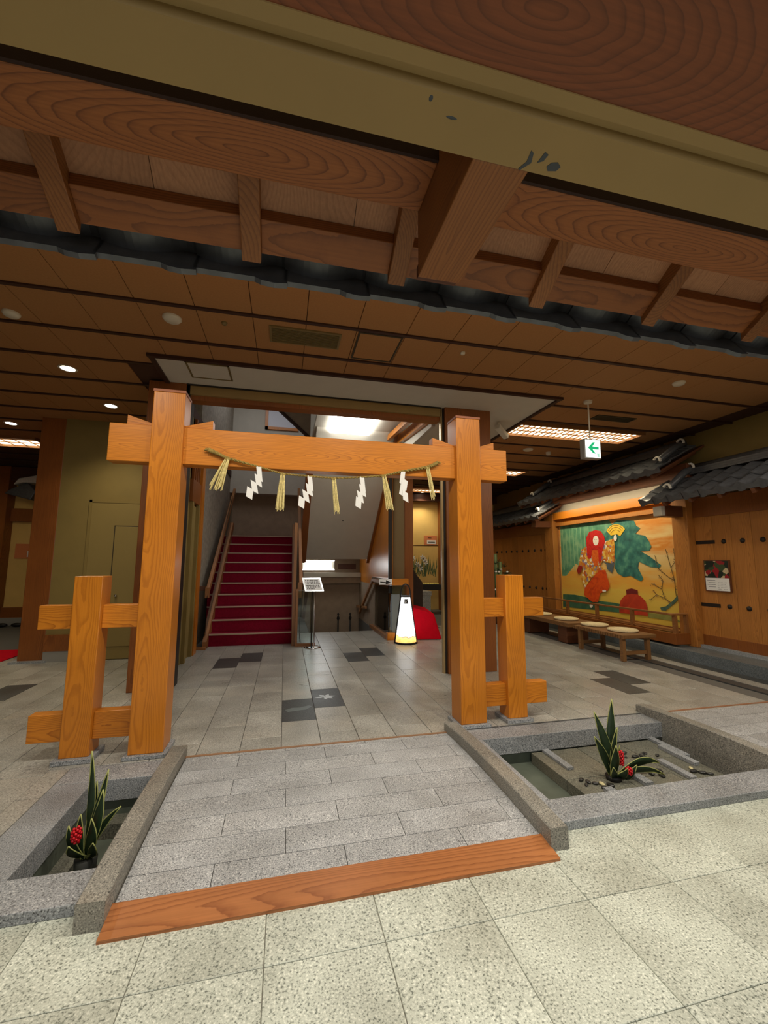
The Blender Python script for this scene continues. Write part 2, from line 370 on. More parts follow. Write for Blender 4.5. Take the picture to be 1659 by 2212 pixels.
M['felt'] = plain('red_felt', c255(206, 10, 34), 0.9, noise=0.06, nscale=12, spec=0.1)
M['nosing'] = plain('step_nosing', c255(176, 150, 128), 0.5)
M['copper'] = plain('copper_cap', c255(140, 84, 56), 0.5, 0.3)
M['straw'] = plain('straw', c255(222, 206, 142), 0.8, noise=0.25, nscale=60)
M['rope'] = plain('straw_rope', c255(150, 128, 66), 0.9, noise=0.3, nscale=80)
M['paper'] = plain('white_paper', c255(238, 238, 236), 0.7)
M['leaf'] = plain('leaf_green', c255(34, 54, 30), 0.45, noise=0.3, nscale=20)
M['leafedge'] = plain('leaf_margin', c255(170, 174, 104), 0.5)
M['berry'] = plain('red_berry', c255(206, 22, 34), 0.35)
M['cushion'] = plain('cushion_straw', c255(226, 210, 168), 0.85, noise=0.12, nscale=60, bump=0.4)
M['grey'] = plain('grey_plastic', c255(150, 148, 142), 0.5)
M['offwhite'] = plain('off_white_plastic', c255(214, 206, 188), 0.5)
M['ventm'] = plain('vent_metal', c255(122, 104, 62), 0.5)
M['ventd'] = plain('vent_slots', c255(60, 50, 30), 0.6)
M['lamp_w'] = lamp_mat('stair_lamp_glow', (1.0, 0.98, 0.92), 11.0)
M['lamp_wall'] = lamp_mat('wall_lamp_glow', (0.92, 0.97, 1.0), 8.0)
M['lamp_lat'] = lamp_mat('shoji_lamp_glow', (1.0, 0.86, 0.56), 3.6)
M['lamp_dl'] = lamp_mat('downlight_glow', (1.0, 0.9, 0.7), 10.0)
M['exit_w'] = lamp_mat('sign_glow', (0.92, 1.0, 0.96), 1.0)
M['exit_g'] = plain('sign_green', c255(0, 150, 96), 0.5, emit=c255(0, 165, 105), estr=0.7)
M['glass'] = glass('clear_glass', (0.80, 0.86, 0.84))

# ================================================================== SETTING
# ---- front floor
ZF = -0.05
fl = struct('floor_front', G().box(-5.5, 7.05, -4.0, 2.30, -0.35, ZF - 0.006), M['grout'], 'pale speckled terrazzo floor of the vestibule in the foreground')
ft = tile_mesh('front_tile', 0.482, 0.482, 0.03, M['gran_front'], 0.002)
for i in range(-4, 8):
    for j in range(-1, 5):
        y = 2.09 - 0.485 * j + 0.02
        if y + 0.24 > 2.30: y = y
        inst('tile', ft, (-0.03 + 0.485 * i + 0.2425, 2.36 - 0.2425 - 0.485 * j - 0.005, ZF), fl) if j >= 0 else None
# ---- hall floor (with pond pits and the opening of the stairs that lead down)
hb = G()
hb.box(-9, 0.56, 3.70, 16, -0.4, -0.008); hb.box(0.56, 2.05, 3.70, 9.42, -0.4, -0.008); hb.box(2.05, 9, 3.70, 16, -0.4, -0.008)
hb.box(-9, -1.475, 2.30, 3.70, -0.4, -0.008); hb.box(3.67, 9, 2.30, 3.70, -0.4, -0.008)
hall = struct('floor', hb, M['grout_dark'], 'grey granite slab floor of the hall')
PX, PY = 0.327, 0.652
sl = tile_mesh('hall_slab', PX - 0.005, PY - 0.005, 0.03, M['slab'], 0.002)
sd = tile_mesh('hall_slab_dark', PX - 0.005, PY - 0.005, 0.03, M['slab_dark'], 0.002)
darks = {(0, 4.28), (1, 4.606), (-3, 6.562), (-2, 6.888), (3, 6.562), (4, 6.888), (12, 4.28), (13, 4.606), (-9, 5.58), (-8, 5.91), (9, 5.58), (10, 5.91), (-10, 5.58), (-9, 6.23)}
half = {}
def slab_at(cx, y0, y1, mat, dark=False):
    key = (round(y1 - y0, 3), dark)
    if key not in half: half[key] = tile_mesh('hall_slab_cut', PX - 0.005, y1 - y0 - 0.005, 0.03, M['slab_dark' if dark else 'slab'], 0.002)
    inst('slab', half[key], (cx, (y0 + y1) / 2, 0), hall)
cnt = 0
for k in range(-13, 19):
    x0 = 0.02 + PX * k; cx = x0 + PX / 2
    y = 4.28 - 0.652 * 4 + (0.326 if k % 2 else 0)
    while y < 9.4:
        y0, y1 = y, y + PY; y += PY
        lo = 3.705 if (x0 > -1.5 and x0 < 3.6) else 2.31
        if k < -9 and y1 < 3.4: continue
        y0 = max(y0, lo)
        if 0.5 < cx < 2.05: y1 = min(y1, 9.415)
        if y1 - y0 < 0.06: continue
        if k > 10 and x0 + PX > 5.5: continue
        if x0 >= 3.6 and y1 < 3.79: continue
        isd = any(k == a and abs(y0 - b) < 0.05 for a, b in darks)
        if k == -5 and y0 < 3.70:
            if y1 > 3.75: slab_at(cx, 3.705, y1, None, isd); cnt += 1; y1 = 3.70
            part('slab', G().box(x0 + .002, -1.478, y0 + .002, y1 - .002, -0.03, 0.0), M['slab'], hall); cnt += 1; continue
        slab_at(cx, y0, y1, None, isd); cnt += 1
print('slabs', cnt)
# engraved pale leaf on one dark slab
g = G()
cx, cy = 0.50, 4.95
for a, L_ in ((0.1, 0.11), (1.15, 0.10), (2.3, 0.11), (3.3, 0.13), (4.6, 0.09), (5.5, 0.10)):
    dx, dy = math.cos(a), math.sin(a); n = (-dy, dx)
    g.prism([(cx, cy), (cx + dx * L_ * .5 + n[0] * .025, cy + dy * L_ * .5 + n[1] * .025), (cx + dx * L_, cy + dy * L_), (cx + dx * L_ * .5 - n[0] * .025, cy + dy * L_ * .5 - n[1] * .025)], 'z', 0.0002, 0.0016)
part('leaf_inlay', g, plain('inlay_silver', c255(190, 196, 200), 0.35), hall, label='pale maple leaf shape set in a dark slab')
g = G().prism([(0.05, 4.60), (0.12, 4.66), (0.20, 4.65), (0.30, 4.70), (0.33, 4.66), (0.26, 4.57), (0.15, 4.56), (0.08, 4.54)], 'z', 0.0002, 0.0014)
part('fish_inlay', g, plain('inlay_grey', c255(104, 112, 112), 0.4), hall, label='faint grey fish shape set in a dark slab')

# ---- bridge: granite slabs, curbs, timber ramp strip
def zb(y): return 0.012 - 0.035 * ((y - 3.15) / 0.9) ** 2
bridge = thing('arched_bridge', 'gently arched granite footbridge leading under the wooden gate', 'bridge', (0.38, 2.98, -0.05))
g = G(); n = 12
ys = [2.27 + (3.705 - 2.27) * i / n for i in range(n + 1)]
vs = []; fs = []
for y in ys: vs += [(-0.70, y, zb(y) - 0.012), (1.46, y, zb(y) - 0.012), (1.46, y, -0.2), (-0.70, y, -0.2)]
for i in range(n):
    a = 4 * i; fs += [(a, a + 1, a + 5, a + 4), (a + 1, a + 2, a + 6, a + 5), (a + 3, a, a + 4, a + 7)]
fs += [(0, 3, 2, 1), (4 * n, 4 * n + 1, 4 * n + 2, 4 * n + 3)]
g.add(vs, fs); part('deck', g, M['grout_dark'], bridge)
row = [2.275] + [2.44 + 0.2005 * i for i in range(7)] + [3.70]
for r in range(len(row) - 1):
    y0, y1 = row[r], row[r + 1]
    if y1 - y0 < 0.03: continue
    cuts = [-0.695]; st = (0.36 if r % 2 == 0 else 0.053)
    x = st - 0.655 * 3
    while x < 1.45:
        if x > -0.60: cuts.append(x)
        x += 0.655
    cuts.append(1.455)
    for c0, c1 in zip(cuts, cuts[1:]):
        if c1 - c0 < 0.04: continue
        zt0, zt1 = zb(y0), zb(y1); e = 0.002
        q = G().add([(c0 + e, y0 + e, zt0 - .03), (c1 - e, y0 + e, zt0 - .03), (c1 - e, y1 - e, zt1 - .03), (c0 + e, y1 - e, zt1 - .03),
                     (c0 + e, y0 + e, zt0), (c1 - e, y0 + e, zt0), (c1 - e, y1 - e, zt1), (c0 + e, y1 - e, zt1)],
                    [(0, 3, 2, 1), (4, 5, 6, 7), (0, 1, 5, 4), (1, 2, 6, 5), (2, 3, 7, 6), (3, 0, 4, 7)])
        part('slab', q, M['gran_bridge'], bridge)
def curb(x0, x1, ya, yb, parent):
    g = G(); n = 16; vs = []; fs = []
    for i in range(n + 1):
        y = ya + (yb - ya) * i / n; t = (i / n - 0.5) * 2; zt = 0.098 - 0.030 * t * t
        b0 = -0.05 if y < 2.3 else -0.3
        vs += [(x0, y, b0), (x1, y, b0), (x1, y, zt - .006), (x1 - .006, y, zt), (x0 + .006, y, zt), (x0, y, zt - .006)]
    m = 6
    for i in range(n):
        for k in range(m): fs.append((i * m + k, i * m + (k + 1) % m, (i + 1) * m + (k + 1) % m, (i + 1) * m + k))
    fs += [tuple(range(m))[::-1], tuple(range(n * m, n * m + m))]
    g.add(vs, fs)
    return part('curb', g, M['gran_curb'], parent)
curb(-0.815, -0.70, 2.19, 3.76, bridge); curb(1.455, 1.565, 2.19, 3.76, bridge)
g = G().add([(-0.70, 2.12, -0.05), (1.46, 2.12, -0.05), (1.46, 2.285, -0.05), (-0.70, 2.285, -0.05), (-0.70, 2.12, -0.036), (1.46, 2.12, -0.036), (1.46, 2.285, -0.012), (-0.70, 2.285, -0.012)],
            [(0, 3, 2, 1), (4, 5, 6, 7), (0, 1, 5, 4), (1, 2, 6, 5), (2, 3, 7, 6), (3, 0, 4, 7)])
part('ramp_strip', g, M['strip'], bridge, label='varnished timber ramp board at the foot of the bridge')
part('threshold_strip', G().box(-0.70, 1.455, 3.695, 3.72, -0.01, 0.004), plain('threshold_brown', c255(150, 112, 80), 0.6), bridge, label='thin brown threshold strip')
# ---- second bridge at the right edge
b2 = thing('arched_bridge', 'granite footbridge cut off by the right picture edge', 'bridge', (4.8, 3.0, -0.05))
g = G(); n = 8
ys = [2.27 + (3.705 - 2.27) * i / n for i in range(n + 1)]; vs = []; fs = []
for y in ys: vs += [(3.67, y, zb(y) - 0.008), (5.9, y, zb(y) - 0.008), (5.9, y, -0.2), (3.67, y, -0.2)]
for i in range(n):
    a = 4 * i; fs += [(a, a + 1, a + 5, a + 4), (a + 1, a + 2, a + 6, a + 5), (a + 3, a, a + 4, a + 7)]
fs += [(0, 3, 2, 1), (4 * n, 4 * n + 1, 4 * n + 2, 4 * n + 3)]
g.add(vs, fs); part('deck', g, M['grout_dark'], b2)
for r in range(len(row) - 1):
    y0, y1 = row[r], row[r + 1]
    if y1 - y0 < 0.03: continue
    x = 3.675; first = True
    while x < 5.85:
        w = (0.33 if r % 2 and first else 0.655); first = False; c1 = min(x + w, 5.895); e = .002
        q = G().add([(x + e, y0 + e, zb(y0) - .03), (c1 - e, y0 + e, zb(y0) - .03), (c1 - e, y1 - e, zb(y1) - .03), (x + e, y1 - e, zb(y1) - .03),
                     (x + e, y0 + e, zb(y0)), (c1 - e, y0 + e, zb(y0)), (c1 - e, y1 - e, zb(y1)), (x + e, y1 - e, zb(y1))],
                    [(0, 3, 2, 1), (4, 5, 6, 7), (0, 1, 5, 4), (1, 2, 6, 5), (2, 3, 7, 6), (3, 0, 4, 7)])
        part('slab', q, M['gran_bridge'], b2); x = c1
curb(3.565, 3.67, 2.19, 3.79, b2)
part('threshold_strip', G().box(3.67, 5.9, 3.695, 3.72, -0.01, 0.004), plain('threshold_brown2', c255(150, 104, 74), 0.6), b2)

# ---- ponds
pl = thing('pond', 'small dry stone pond with potted plant left of the bridge', 'pond', (-1.15, 3.0, -0.35))
part('coping', G().box(-1.475, -0.815, 2.30, 2.53, -0.05, 0.0), M['gran_cop'], pl, bevel=0.004)
part('coping', G().box(-1.475, -1.238, 2.53, 3.455, -0.14, 0.0), M['gran_cop'], pl, bevel=0.004)
part('coping', G().box(-1.475, -0.815, 3.455, 3.70, -0.14, 0.0), M['gran_cop'], pl, bevel=0.004)
part('basin', G().box(-1.475, -0.815, 2.31, 3.70, -0.37, -0.33).box(-1.475, -1.26, 2.54, 3.46, -0.33, -0.145).box(-1.475, -0.815, 3.48, 3.70, -0.33, -0.145).box(-1.475, -0.815, 2.31, 2.5, -0.33, -0.055), M['pondgreen'], pl)
part('ledge', G().box(-1.26, -1.16, 2.5, 3.48, -0.33, -0.27), M['pond'], pl)
part('ledge', G().box(-1.16, -0.815, 3.36, 3.48, -0.33, -0.24), M['pond'], pl)
pr_ = thing('pond', 'larger dry stone pond with stone strips right of the bridge', 'pond', (2.6, 3.0, -0.35))
part('coping', G().box(1.565, 3.565, 2.33, 2.56, -0.05, 0.0), M['gran_cop'], pr_, bevel=0.004)
part('coping', G().box(1.565, 1.70, 2.56, 3.49, -0.14, 0.0), M['gran_cop'], pr_, bevel=0.004)
part('coping', G().box(1.565, 3.565, 3.49, 3.745, -0.14, 0.0), M['gran_cop'], pr_, bevel=0.004)
part('basin', G().box(1.565, 3.565, 2.33, 3.70, -0.37, -0.24).box(1.565, 3.565, 3.53, 3.70, -0.24, -0.145).box(1.565, 3.565, 2.35, 2.5, -0.24, -0.055).box(1.565, 1.68, 2.5, 3.53, -0.24, -0.145), M['pondgreen'], pr_)
# ledge of stone slabs in the right pond
for x0, x1, y0, y1 in ((2.165, 2.62, 2.5, 3.02), (2.165, 2.62, 3.025, 3.50), (2.625, 3.06, 2.5, 2.93), (2.625, 3.06, 2.935, 3.50), (3.065, 3.44, 2.5, 3.16), (3.065, 3.44, 3.165, 3.50)):
    part('pond_slab', G().box(x0, x1, y0, y1, -0.24, -0.152), M['pond'], pr_, bevel=0.003)
for x0, x1, y0, y1, t in ((2.27, 2.33, 3.15, 3.5, .022), (3.40, 3.46, 3.12, 3.5, .025), (3.34, 3.395, 2.98, 3.33, .03), (3.10, 3.16, 2.8, 3.11, .025), (2.68, 2.75, 2.80, 3.0, .03), (2.33, 2.40, 2.55, 2.83, .025), (3.0, 3.05, 2.55, 2.78, .02)):
    part('stone_strip', G().box(x0, x1, y0, y1, -0.152, -0.152 + t), M['gran_cop'], pr_, bevel=0.003)
peb = plain('pebble', c255(44, 44, 42), 0.3)
pebw = plain('pebble_pale', c255(206, 196, 150), 0.4)
pebm = mesh_of(G().ell((0, 0, 0.009), (0.028, 0.017, 0.009), 10, 6), True, 'pebble'); pebm.materials.append(peb)
pebm2 = mesh_of(G().ell((0, 0, 0.009), (0.028, 0.017, 0.009), 10, 6), True, 'pebble_pale'); pebm2.materials.append(pebw)
spots = [(2.30, 2.95), (2.34, 2.92), (2.38, 2.90), (2.27, 2.99), (2.43, 2.87), (2.36, 2.86), (2.95, 3.30), (2.90, 3.24), (2.99, 3.22), (3.06, 3.21), (3.09, 3.17), (3.13, 3.26), (3.20, 3.20), (3.08, 3.24), (2.88, 2.95), (2.93, 2.90), (2.98, 2.97), (3.14, 3.06), (3.24, 2.9), (3.29, 2.87), (3.27, 2.95), (2.26, 2.92), (2.4, 2.81), (3.33, 2.84)]
def pebble_label(x, y):
    if x < 2.6: return 'smooth black pebble in the cluster left of the right pond plant'
    if y > 3.1 and x < 3.25: return 'smooth black pebble in the cluster behind the right pond plant'
    if x < 3.1: return 'smooth black pebble on the slab right of the right pond plant'
    return 'smooth black pebble by the outer stone strips of the right pond'
for i, (x, y) in enumerate(spots):
    pale = i in (2, 20)
    o = inst('pebble', pebm2 if pale else pebm, (x, y, -0.152), None, (0, 0, random.uniform(0, 3.1)))
    s = random.uniform(0.8, 1.25); o.scale = (s, s, s)
    tag(o, (('pale yellow pebble left of the right pond plant' if x < 2.6 else 'pale yellow pebble near the right end of the right pond') if pale else pebble_label(x, y)), 'pebble', 'pebbles in the right pond')

# ---- ceiling of the hall
ZC = 3.80
cb = G()
cb.box(-9, 7.05, 1.35, 4.88, ZC + .015, 4.0); cb.box(-9, -1.50, 4.88, 16, ZC + .015, 4.0); cb.box(3.66, 7.05, 4.88, 16, ZC + .015, 4.0); cb.box(2.2, 3.66, 7.6, 16, ZC + 0.015, 4.0)
ceil = struct('ceiling', cb, plain('ceiling_gap', c255(70, 40, 24), 0.8), 'tiled tan ceiling of the hall')
ct = tile_mesh('ceiling_panel', 0.492, 0.615, 0.014, M['ceil'], 0.002)
nct = 0
for j in range(-3, 9):
    y0 = 3.83 + 0.645 * j; cy = y0 + 0.3225
    for i in range(-12, 14):
        x0 = 0.13 + 0.498 * i; cx = x0 + 0.249
        if x0 + .49 > 7.04 or cx < -5.9: continue
        if y0 > 4.8 and cx > -1.75 and cx < 3.8:
            if not (cx > 2.6 and y0 > 7.5): continue
        if 3.40 < cx < 6.25 and 5.75 < cy < 6.5: continue
        if y0 < 2 and (cx < -2 or cx > 4): continue
        o = inst('ceiling_panel', ct, (cx, cy, ZC), ceil, (math.pi, 0, 0)); nct += 1
print('ceiling panels', nct)
for j in range(-3, 19):
    y = 3.83 + 0.645 * j
    segs = [(-9, 7.05)] if y < 4.8 else [(-9, -1.52), (3.66, 7.05)]
    for a, b in segs:
        if b > 6 and y > 5.6 and 5.8 < y < 6.45: segs2 = [(a, 3.6), (6.12, b)] if a < 3.6 else [(6.12, b)]
        else: segs2 = [(a, b)]
        for a2, b2_ in segs2: part('batten', G().box(a2, b2_, y - 0.02, y + 0.02, ZC - 0.016, ZC + .02), M['batten'], ceil)
# ---- white soffit in front of the stair hall
g = G().box(-1.50, 3.66, 4.88, 5.62, ZC - 0.01, 3.95).box(2.1, 3.66, 5.62, 7.6, ZC - 0.01, 3.95)
sof = struct('ceiling_soffit', g, M['white'], 'white plaster soffit panel before the stair hall')
part('edge_trim', G().box(-1.56, 3.70, 4.84, 4.89, ZC - 0.035, ZC + 0.02), M['batten'], sof)
part('edge_trim', G().box(3.64, 3.69, 4.89, 7.6, ZC - 0.035, ZC + 0.02), M['batten'], sof)
part('edge_trim', G().box(-1.55, -1.50, 4.89, 5.6, ZC - 0.035, ZC + 0.02), M['batten'], sof)
part('access_hatch', G().box(-1.17, -0.73, 4.95, 5.33, ZC - 0.018, ZC - 0.008), M['white'], sof, bevel=0.003)
part('hatch_frame', G().box(-1.19, -0.71, 4.93, 4.95, ZC - 0.022, ZC - .008).box(-1.19, -0.71, 5.33, 5.35, ZC - 0.022, ZC - .008).box(-1.19, -1.17, 4.93, 5.35, ZC - 0.022, ZC - .008).box(-.73, -.71, 4.93, 5.35, ZC - 0.022, ZC - .008), M['ventm'], sof)

# ---- lintel with shutter slot between the two columns
lin = struct('trim_lintel', G().box(-1.3, 2.18, 5.60, 5.64, 3.66, ZC - .01), M['beige'], 'shutter box lintel above the stair opening')
part('shutter_slot', G().box(-1.3, 2.18, 5.575, 5.60, 3.775, 3.79), M['black'], lin)
part('lintel_board', G().box(-1.3, 2.18, 5.64, 5.80, 3.60, 3.68), M['col_z'], lin)
# ---- columns
colr = struct('trim_column_right', G().box(2.225, 2.95, 5.55, 5.72, 0, ZC - .01), M['col_z'], 'broad brown column behind the right gate post', bevel=0.006)
part('shutter_guide', G().box(2.198, 2.225, 5.59, 5.70, 0, ZC - .02), M['iron'], colr)
part('guide_edge', G().box(2.172, 2.198, 5.60, 5.66, 0, ZC - .02), plain('guide_beige', c255(176, 150, 104), 0.3, 0.3), colr)
coll = struct('trim_column_left', G().box(-1.74, -1.30, 5.58, 5.90, 0, ZC - .01), M['col_z'], 'brown column behind the left gate post', bevel=0.006)
part('shutter_guide', G().box(-1.30, -1.26, 5.60, 5.88, 0, ZC - .02), M['iron'], coll)

# ---- left wall with flush doors, end post
wl = struct('wall_left', G().box(-3.50, -1.47, 7.52, 7.75, 0, ZC), M['olive'], 'olive plaster wall left of the stairs')
part('plinth', G().box(-3.50, -3.05, 7.49, 7.52, 0, 0.16), M['grey'], wl)
part('baseboard', G().box(-3.50, -3.05, 7.48, 7.52, 0.16, 0.40), M['col_z'], wl)
d1 = struct('door_1', G().box(-3.02, -1.60, 7.49, 7.52, 0.01, 2.45), M['olive_door'], 'flush olive service door with a smaller wicket door')
part('door_frame', G().box(-3.06, -3.02, 7.485, 7.53, 0, 2.49).box(-3.06, -1.55, 7.485, 7.53, 2.45, 2.49), M['olive'], d1)
part('wicket_leaf', G().box(-2.66, -1.62, 7.478, 7.49, 0.20, 2.07), M['olive_door'], d1, bevel=0.003)
part('wicket_gap', G().box(-2.675, -2.66, 7.484, 7.4895, 0.18, 2.085).box(-2.675, -1.62, 7.484, 7.4895, 2.07, 2.085), M['ventd'], d1)
part('knob', G().ell((-2.57, 7.455, 0.98), (.022, .022, .022)), M['chrome'], d1, smooth=True)
pst = struct('trim_post_left', G().box(-3.84, -3.50, 7.52, 7.90, 0.0, ZC), M['col_z'], 'tall brown timber post at the end of the olive wall', bevel=0.006)
part('stone_foot', G().box(-3.92, -3.44, 7.46, 7.96, 0, 0.03), M['gran_cop'], pst)
# side wall beside the stairs: lift-like doorway, then rough grey plaster
ws = struct('wall_stair_left', G().box(-1.90, -1.52, 7.75, 12.2, 0, 6.2), M['stonewall'], 'rough grey plaster wall beside the red stairs')
wj = struct('door_2', G().box(-1.56, -1.47, 7.0, 7.52, 0, 2.42), M['olive_door'], 'narrow olive door leaf at the left of the stairs')
part('door_frame', G().box(-1.47, -1.42, 6.95, 7.05, 0, 2.45).box(-1.47, -1.42, 7.44, 7.52, 0, 2.45), M['olive'], wj)
part('jamb', G().box(-1.56, -1.40, 7.52, 7.75, 0, ZC - .02), M['gate_z'], wj)
part('transom', G().box(-1.56, -1.42, 6.9, 7.52, 2.45, 2.80), M['col_z'], wj)
part('slat_panel', G().box(-1.54, -1.47, 6.9, 7.52, 2.80, ZC - .02), M['white'], wj)
for y in (6.98, 7.12, 7.26, 7.40): part('slat', G().box(-1.47, -1.43, y, y + 0.05, 2.80, ZC - .02), M['col_z'], wj)
part('side_panel', G().box(-1.56, -1.47, 5.90, 7.0, 0, ZC - .02), M['olive'], wj)

# ---- red carpeted stairs going up
st = thing('staircase', 'red carpeted stairs rising between plaster wall and glass panel', 'stairs', (-0.56, 8.25, 0))
RI, TR = 0.2165, 0.288
for i in range(10):
    y0 = 8.25 + TR * i; z1 = RI * (i + 1)
    part('step', G().box(-1.29, 0.165, y0, y0 + TR + (0.04 if i < 9 else 1.25), max(0, z1 - RI), z1 - 0.004), M['red'], st)
    part('nosing', G().box(-1.29, 0.165, y0 - 0.02, y0 + 0.03, z1 - 0.022, z1 + 0.002), M['nosing'], st)
part('carcass', G().prism([(8.30, 0), (11.15, 2.1), (12.2, 2.1), (12.2, 0)], 'x', -1.25, 0.12), M['brownwall'], st)
# stringers, balustrade glass and handrails
part('stringer', G().prism([(8.05, 0), (8.25, 0), (11.2, 2.36), (11.2, 2.50), (11.05, 2.50), (8.05, 0.12)], 'x', -1.36, -1.29), M['rail_y'], st, label='pale timber stringer along the left edge of the steps')
part('stringer', G().prism([(8.02, 0), (8.25, 0), (11.2, 2.36), (11.2, 2.50), (11.05, 2.50), (8.02, 0.14)], 'x', 0.165, 0.22), M['rail_y'], st)
part('base_rail', G().box(-1.50, -1.29, 7.95, 8.10, 0, 0.03), M['rail_y'], st)
part('glass_panel', G().prism([(8.15, 0.05), (11.1, 2.3), (11.1, 3.2), (8.15, 0.85)], 'x', -1.345, -1.335), M['glass'], st)
part('handrail', G().beam((-1.36, 8.30, 0.97), (-1.36, 11.6, 3.42), 0.06, 0.11), M['rail_y'], st, bevel=0.01)
part('bracket', G().beam((-1.52, 8.45, 1.02), (-1.36, 8.45, 1.02), 0.06, 0.08), M['dark_y'], st)
part('end_cap', G().box(-1.395, -1.325, 8.24, 8.33, 0.86, 1.05), M['rail_y'], st, bevel=0.006)
# framed glass screen at the foot of the stairs
gs = thing('glass_screen', 'timber framed glass screen standing at the right stair foot', 'screen', (0.36, 7.98, 0))
part('frame', G().box(0.222, 0.58, 7.93, 7.99, 0, 0.05), M['rail_y'], gs)
part('frame', G().box(0.222, 0.262, 7.93, 7.99, 0.05, 1.02), M['rail_y'], gs)
part('tall_stile', G().box(0.165, 0.22, 8.0, 8.05, 0.0, 2.25), M['rail_y'], st)
part('pane', G().box(0.25, 0.565, 7.955, 7.965, 0.05, 1.0), M['glass'], gs)
part('edge_strip', G().box(0.555, 0.575, 7.94, 7.975, 0.05, 1.0), M['dark_x'], gs)
part('handrail', G().beam((0.31, 8.05, 1.08), (0.31, 11.3, 3.45), 0.07, 0.12), M['rail_y'], st, bevel=0.01)
part('newel', G().box(0.25, 0.33, 8.0, 8.09, 0.85, 1.14), M['rail_y'], st, bevel=0.006)
part('side_glass', G().prism([(8.1, 0.05), (11.1, 2.3), (11.1, 3.25), (8.1, 0.95)], 'x', 0.305, 0.315), M['glass'], st)
part('dark_brace', G().beam((0.42, 8.05, 1.0), (0.42, 9.2, 0.35), 0.05, 0.08), M['dark_y'], st)

# ---- stair hall walls and ceilings
struct('wall_stair_back', G().box(-1.9, 0.62, 12.2, 12.4, -2.5, 6.2), M['brownwall'], 'dim brown plaster wall behind the stair landing')
# second flight above the way down: white sloped soffit, timber side panels
s2 = struct('ceiling_flight', G().prism([(10.35, 1.60), (7.55, 4.0), (7.55, 4.15), (10.35, 1.75)], 'x', 0.50, 2.0), M['white'], 'white sloping underside of the upper stair flight')
part('side_board', G().prism([(10.45, 1.50), (8.2, 3.42), (8.2, 3.72), (10.45, 1.85)], 'x', 0.36, 0.50), M['col_z'], s2)
part('side_board', G().prism([(10.40, 1.50), (7.50, 3.99), (7.50, 4.3), (10.40, 1.8)], 'x', 2.0, 2.06), M['col_z'], s2)
part('speck', G().ell((1.25, 9.35, 2.455), (.02, .02, .012), 8, 5), M['iron'], s2)
wr = struct('wall_stair_right', G().box(2.06, 2.16, 8.35, 12.2, 1.0, 4.6), M['gate_z'], 'orange timber panel wall right of the stairs down')
part('lower_plaster', G().box(2.06, 2.2, 9.5, 12.2, -2.5, 1.0), M['brownwall'], wr)
part('metal_edge', G().box(2.06, 2.13, 8.30, 8.35, 0.9, ZC - .02), M['iron'], wr)
part('cream_strip', G().box(2.16, 2.42, 8.40, 8.50, 0, ZC - .02), plain('brown_strip', c255(120, 98, 62), 0.7), wr)
part('timber_post', G().box(2.40, 2.62, 8.42, 8.70, 0, ZC - .02), M['col_z'], wr)
wb = struct('wall_stair_down', G().box(0.50, 2.1, 11.7, 11.9, -2.5, 1.62), M['brownwall'], 'dim plaster wall above the stairs leading down')
part('ledge', G().box(0.50, 2.1, 11.50, 11.70, 1.12, 1.24), M['plaster'], wb)
part('beam_under', G().box(0.50, 2.1, 11.55, 11.70, 0.95, 1.12), M['brownwall'], wb)
part('vent_recess', G().box(1.45, 1.95, 11.685, 11.70, 1.33, 1.48), M['dark_x'], wb)
struct('wall_landing_fill', G().box(0.50, 2.1, 10.35, 12.4, 1.62, 1.75), M['white'], 'plaster underside of the stair landing')
struct('wall_pit_left', G().box(0.40, 0.50, 8.4, 11.8, -2.5, -0.01), M['brownwall'], 'plaster side of the stairs leading down')
struct('wall_pit_front', G().box(0.5, 2.06, 9.40, 9.42, -2.5, -0.03), M['brownwall'], 'plaster front of the stairs leading down')
# upper stair hall: pale ceiling with lamp, far wall with picture
up_ = struct('ceiling_stair', G().box(0.46, 2.14, 5.8, 8.7, 4.0, 4.1), M['white'], 'white ceiling above the stair opening with a square lamp')
part('bulkhead', G().prism([(0.42, 4.14), (-0.50, 4.95), (-0.50, 6.4), (0.42, 6.4)], 'y', 8.72, 8.80), M['brownwall'], up_)
part('edge_board', G().beam((0.44, 8.72, 4.12), (-0.52, 8.72, 4.96), 0.10, 0.05), M['batten'], up_)
part('edge_trim', G().box(0.38, 0.56, 8.6, 8.72, 3.97, 4.03), M['col_z'], up_)
part('timber_beam', G().beam((2.10, 5.75, 3.74), (2.10, 8.4, 3.95), 0.08, 0.16), M['gate_z'], up_)
part('timber_beam', G().beam((1.90, 5.80, 3.80), (1.90, 8.4, 3.97), 0.07, 0.10), M['gate_z'], up_)
part('side_wall', G().box(2.14, 2.2, 5.9, 8.4, 3.6, 4.1), M['plaster'], up_)
wu = struct('wall_stair_upper', G().box(-1.9, 0.5, 11.9, 12.2, 3.4, 6.4), M['plaster'], 'pale plaster wall high above the landing')
part('dark_post', G().box(-1.86, -1.62, 11.6, 11.9, 2.2, 6.4), M['dark_x'], wu)
struct('ceiling_upper', G().box(-1.9, 2.2, 5.8, 12.4, 6.4, 6.5), M['plaster'], 'upper stair hall ceiling')
struct('wall_upper_front', G().box(-1.9, 2.2, 5.70, 5.80, 3.85, 6.4), M['plaster'], 'upper stair hall front wall')
struct('wall_upper_right', G().box(2.2, 2.3, 5.70, 12.4, 4.0, 6.4), M['plaster'], 'upper stair hall right wall')

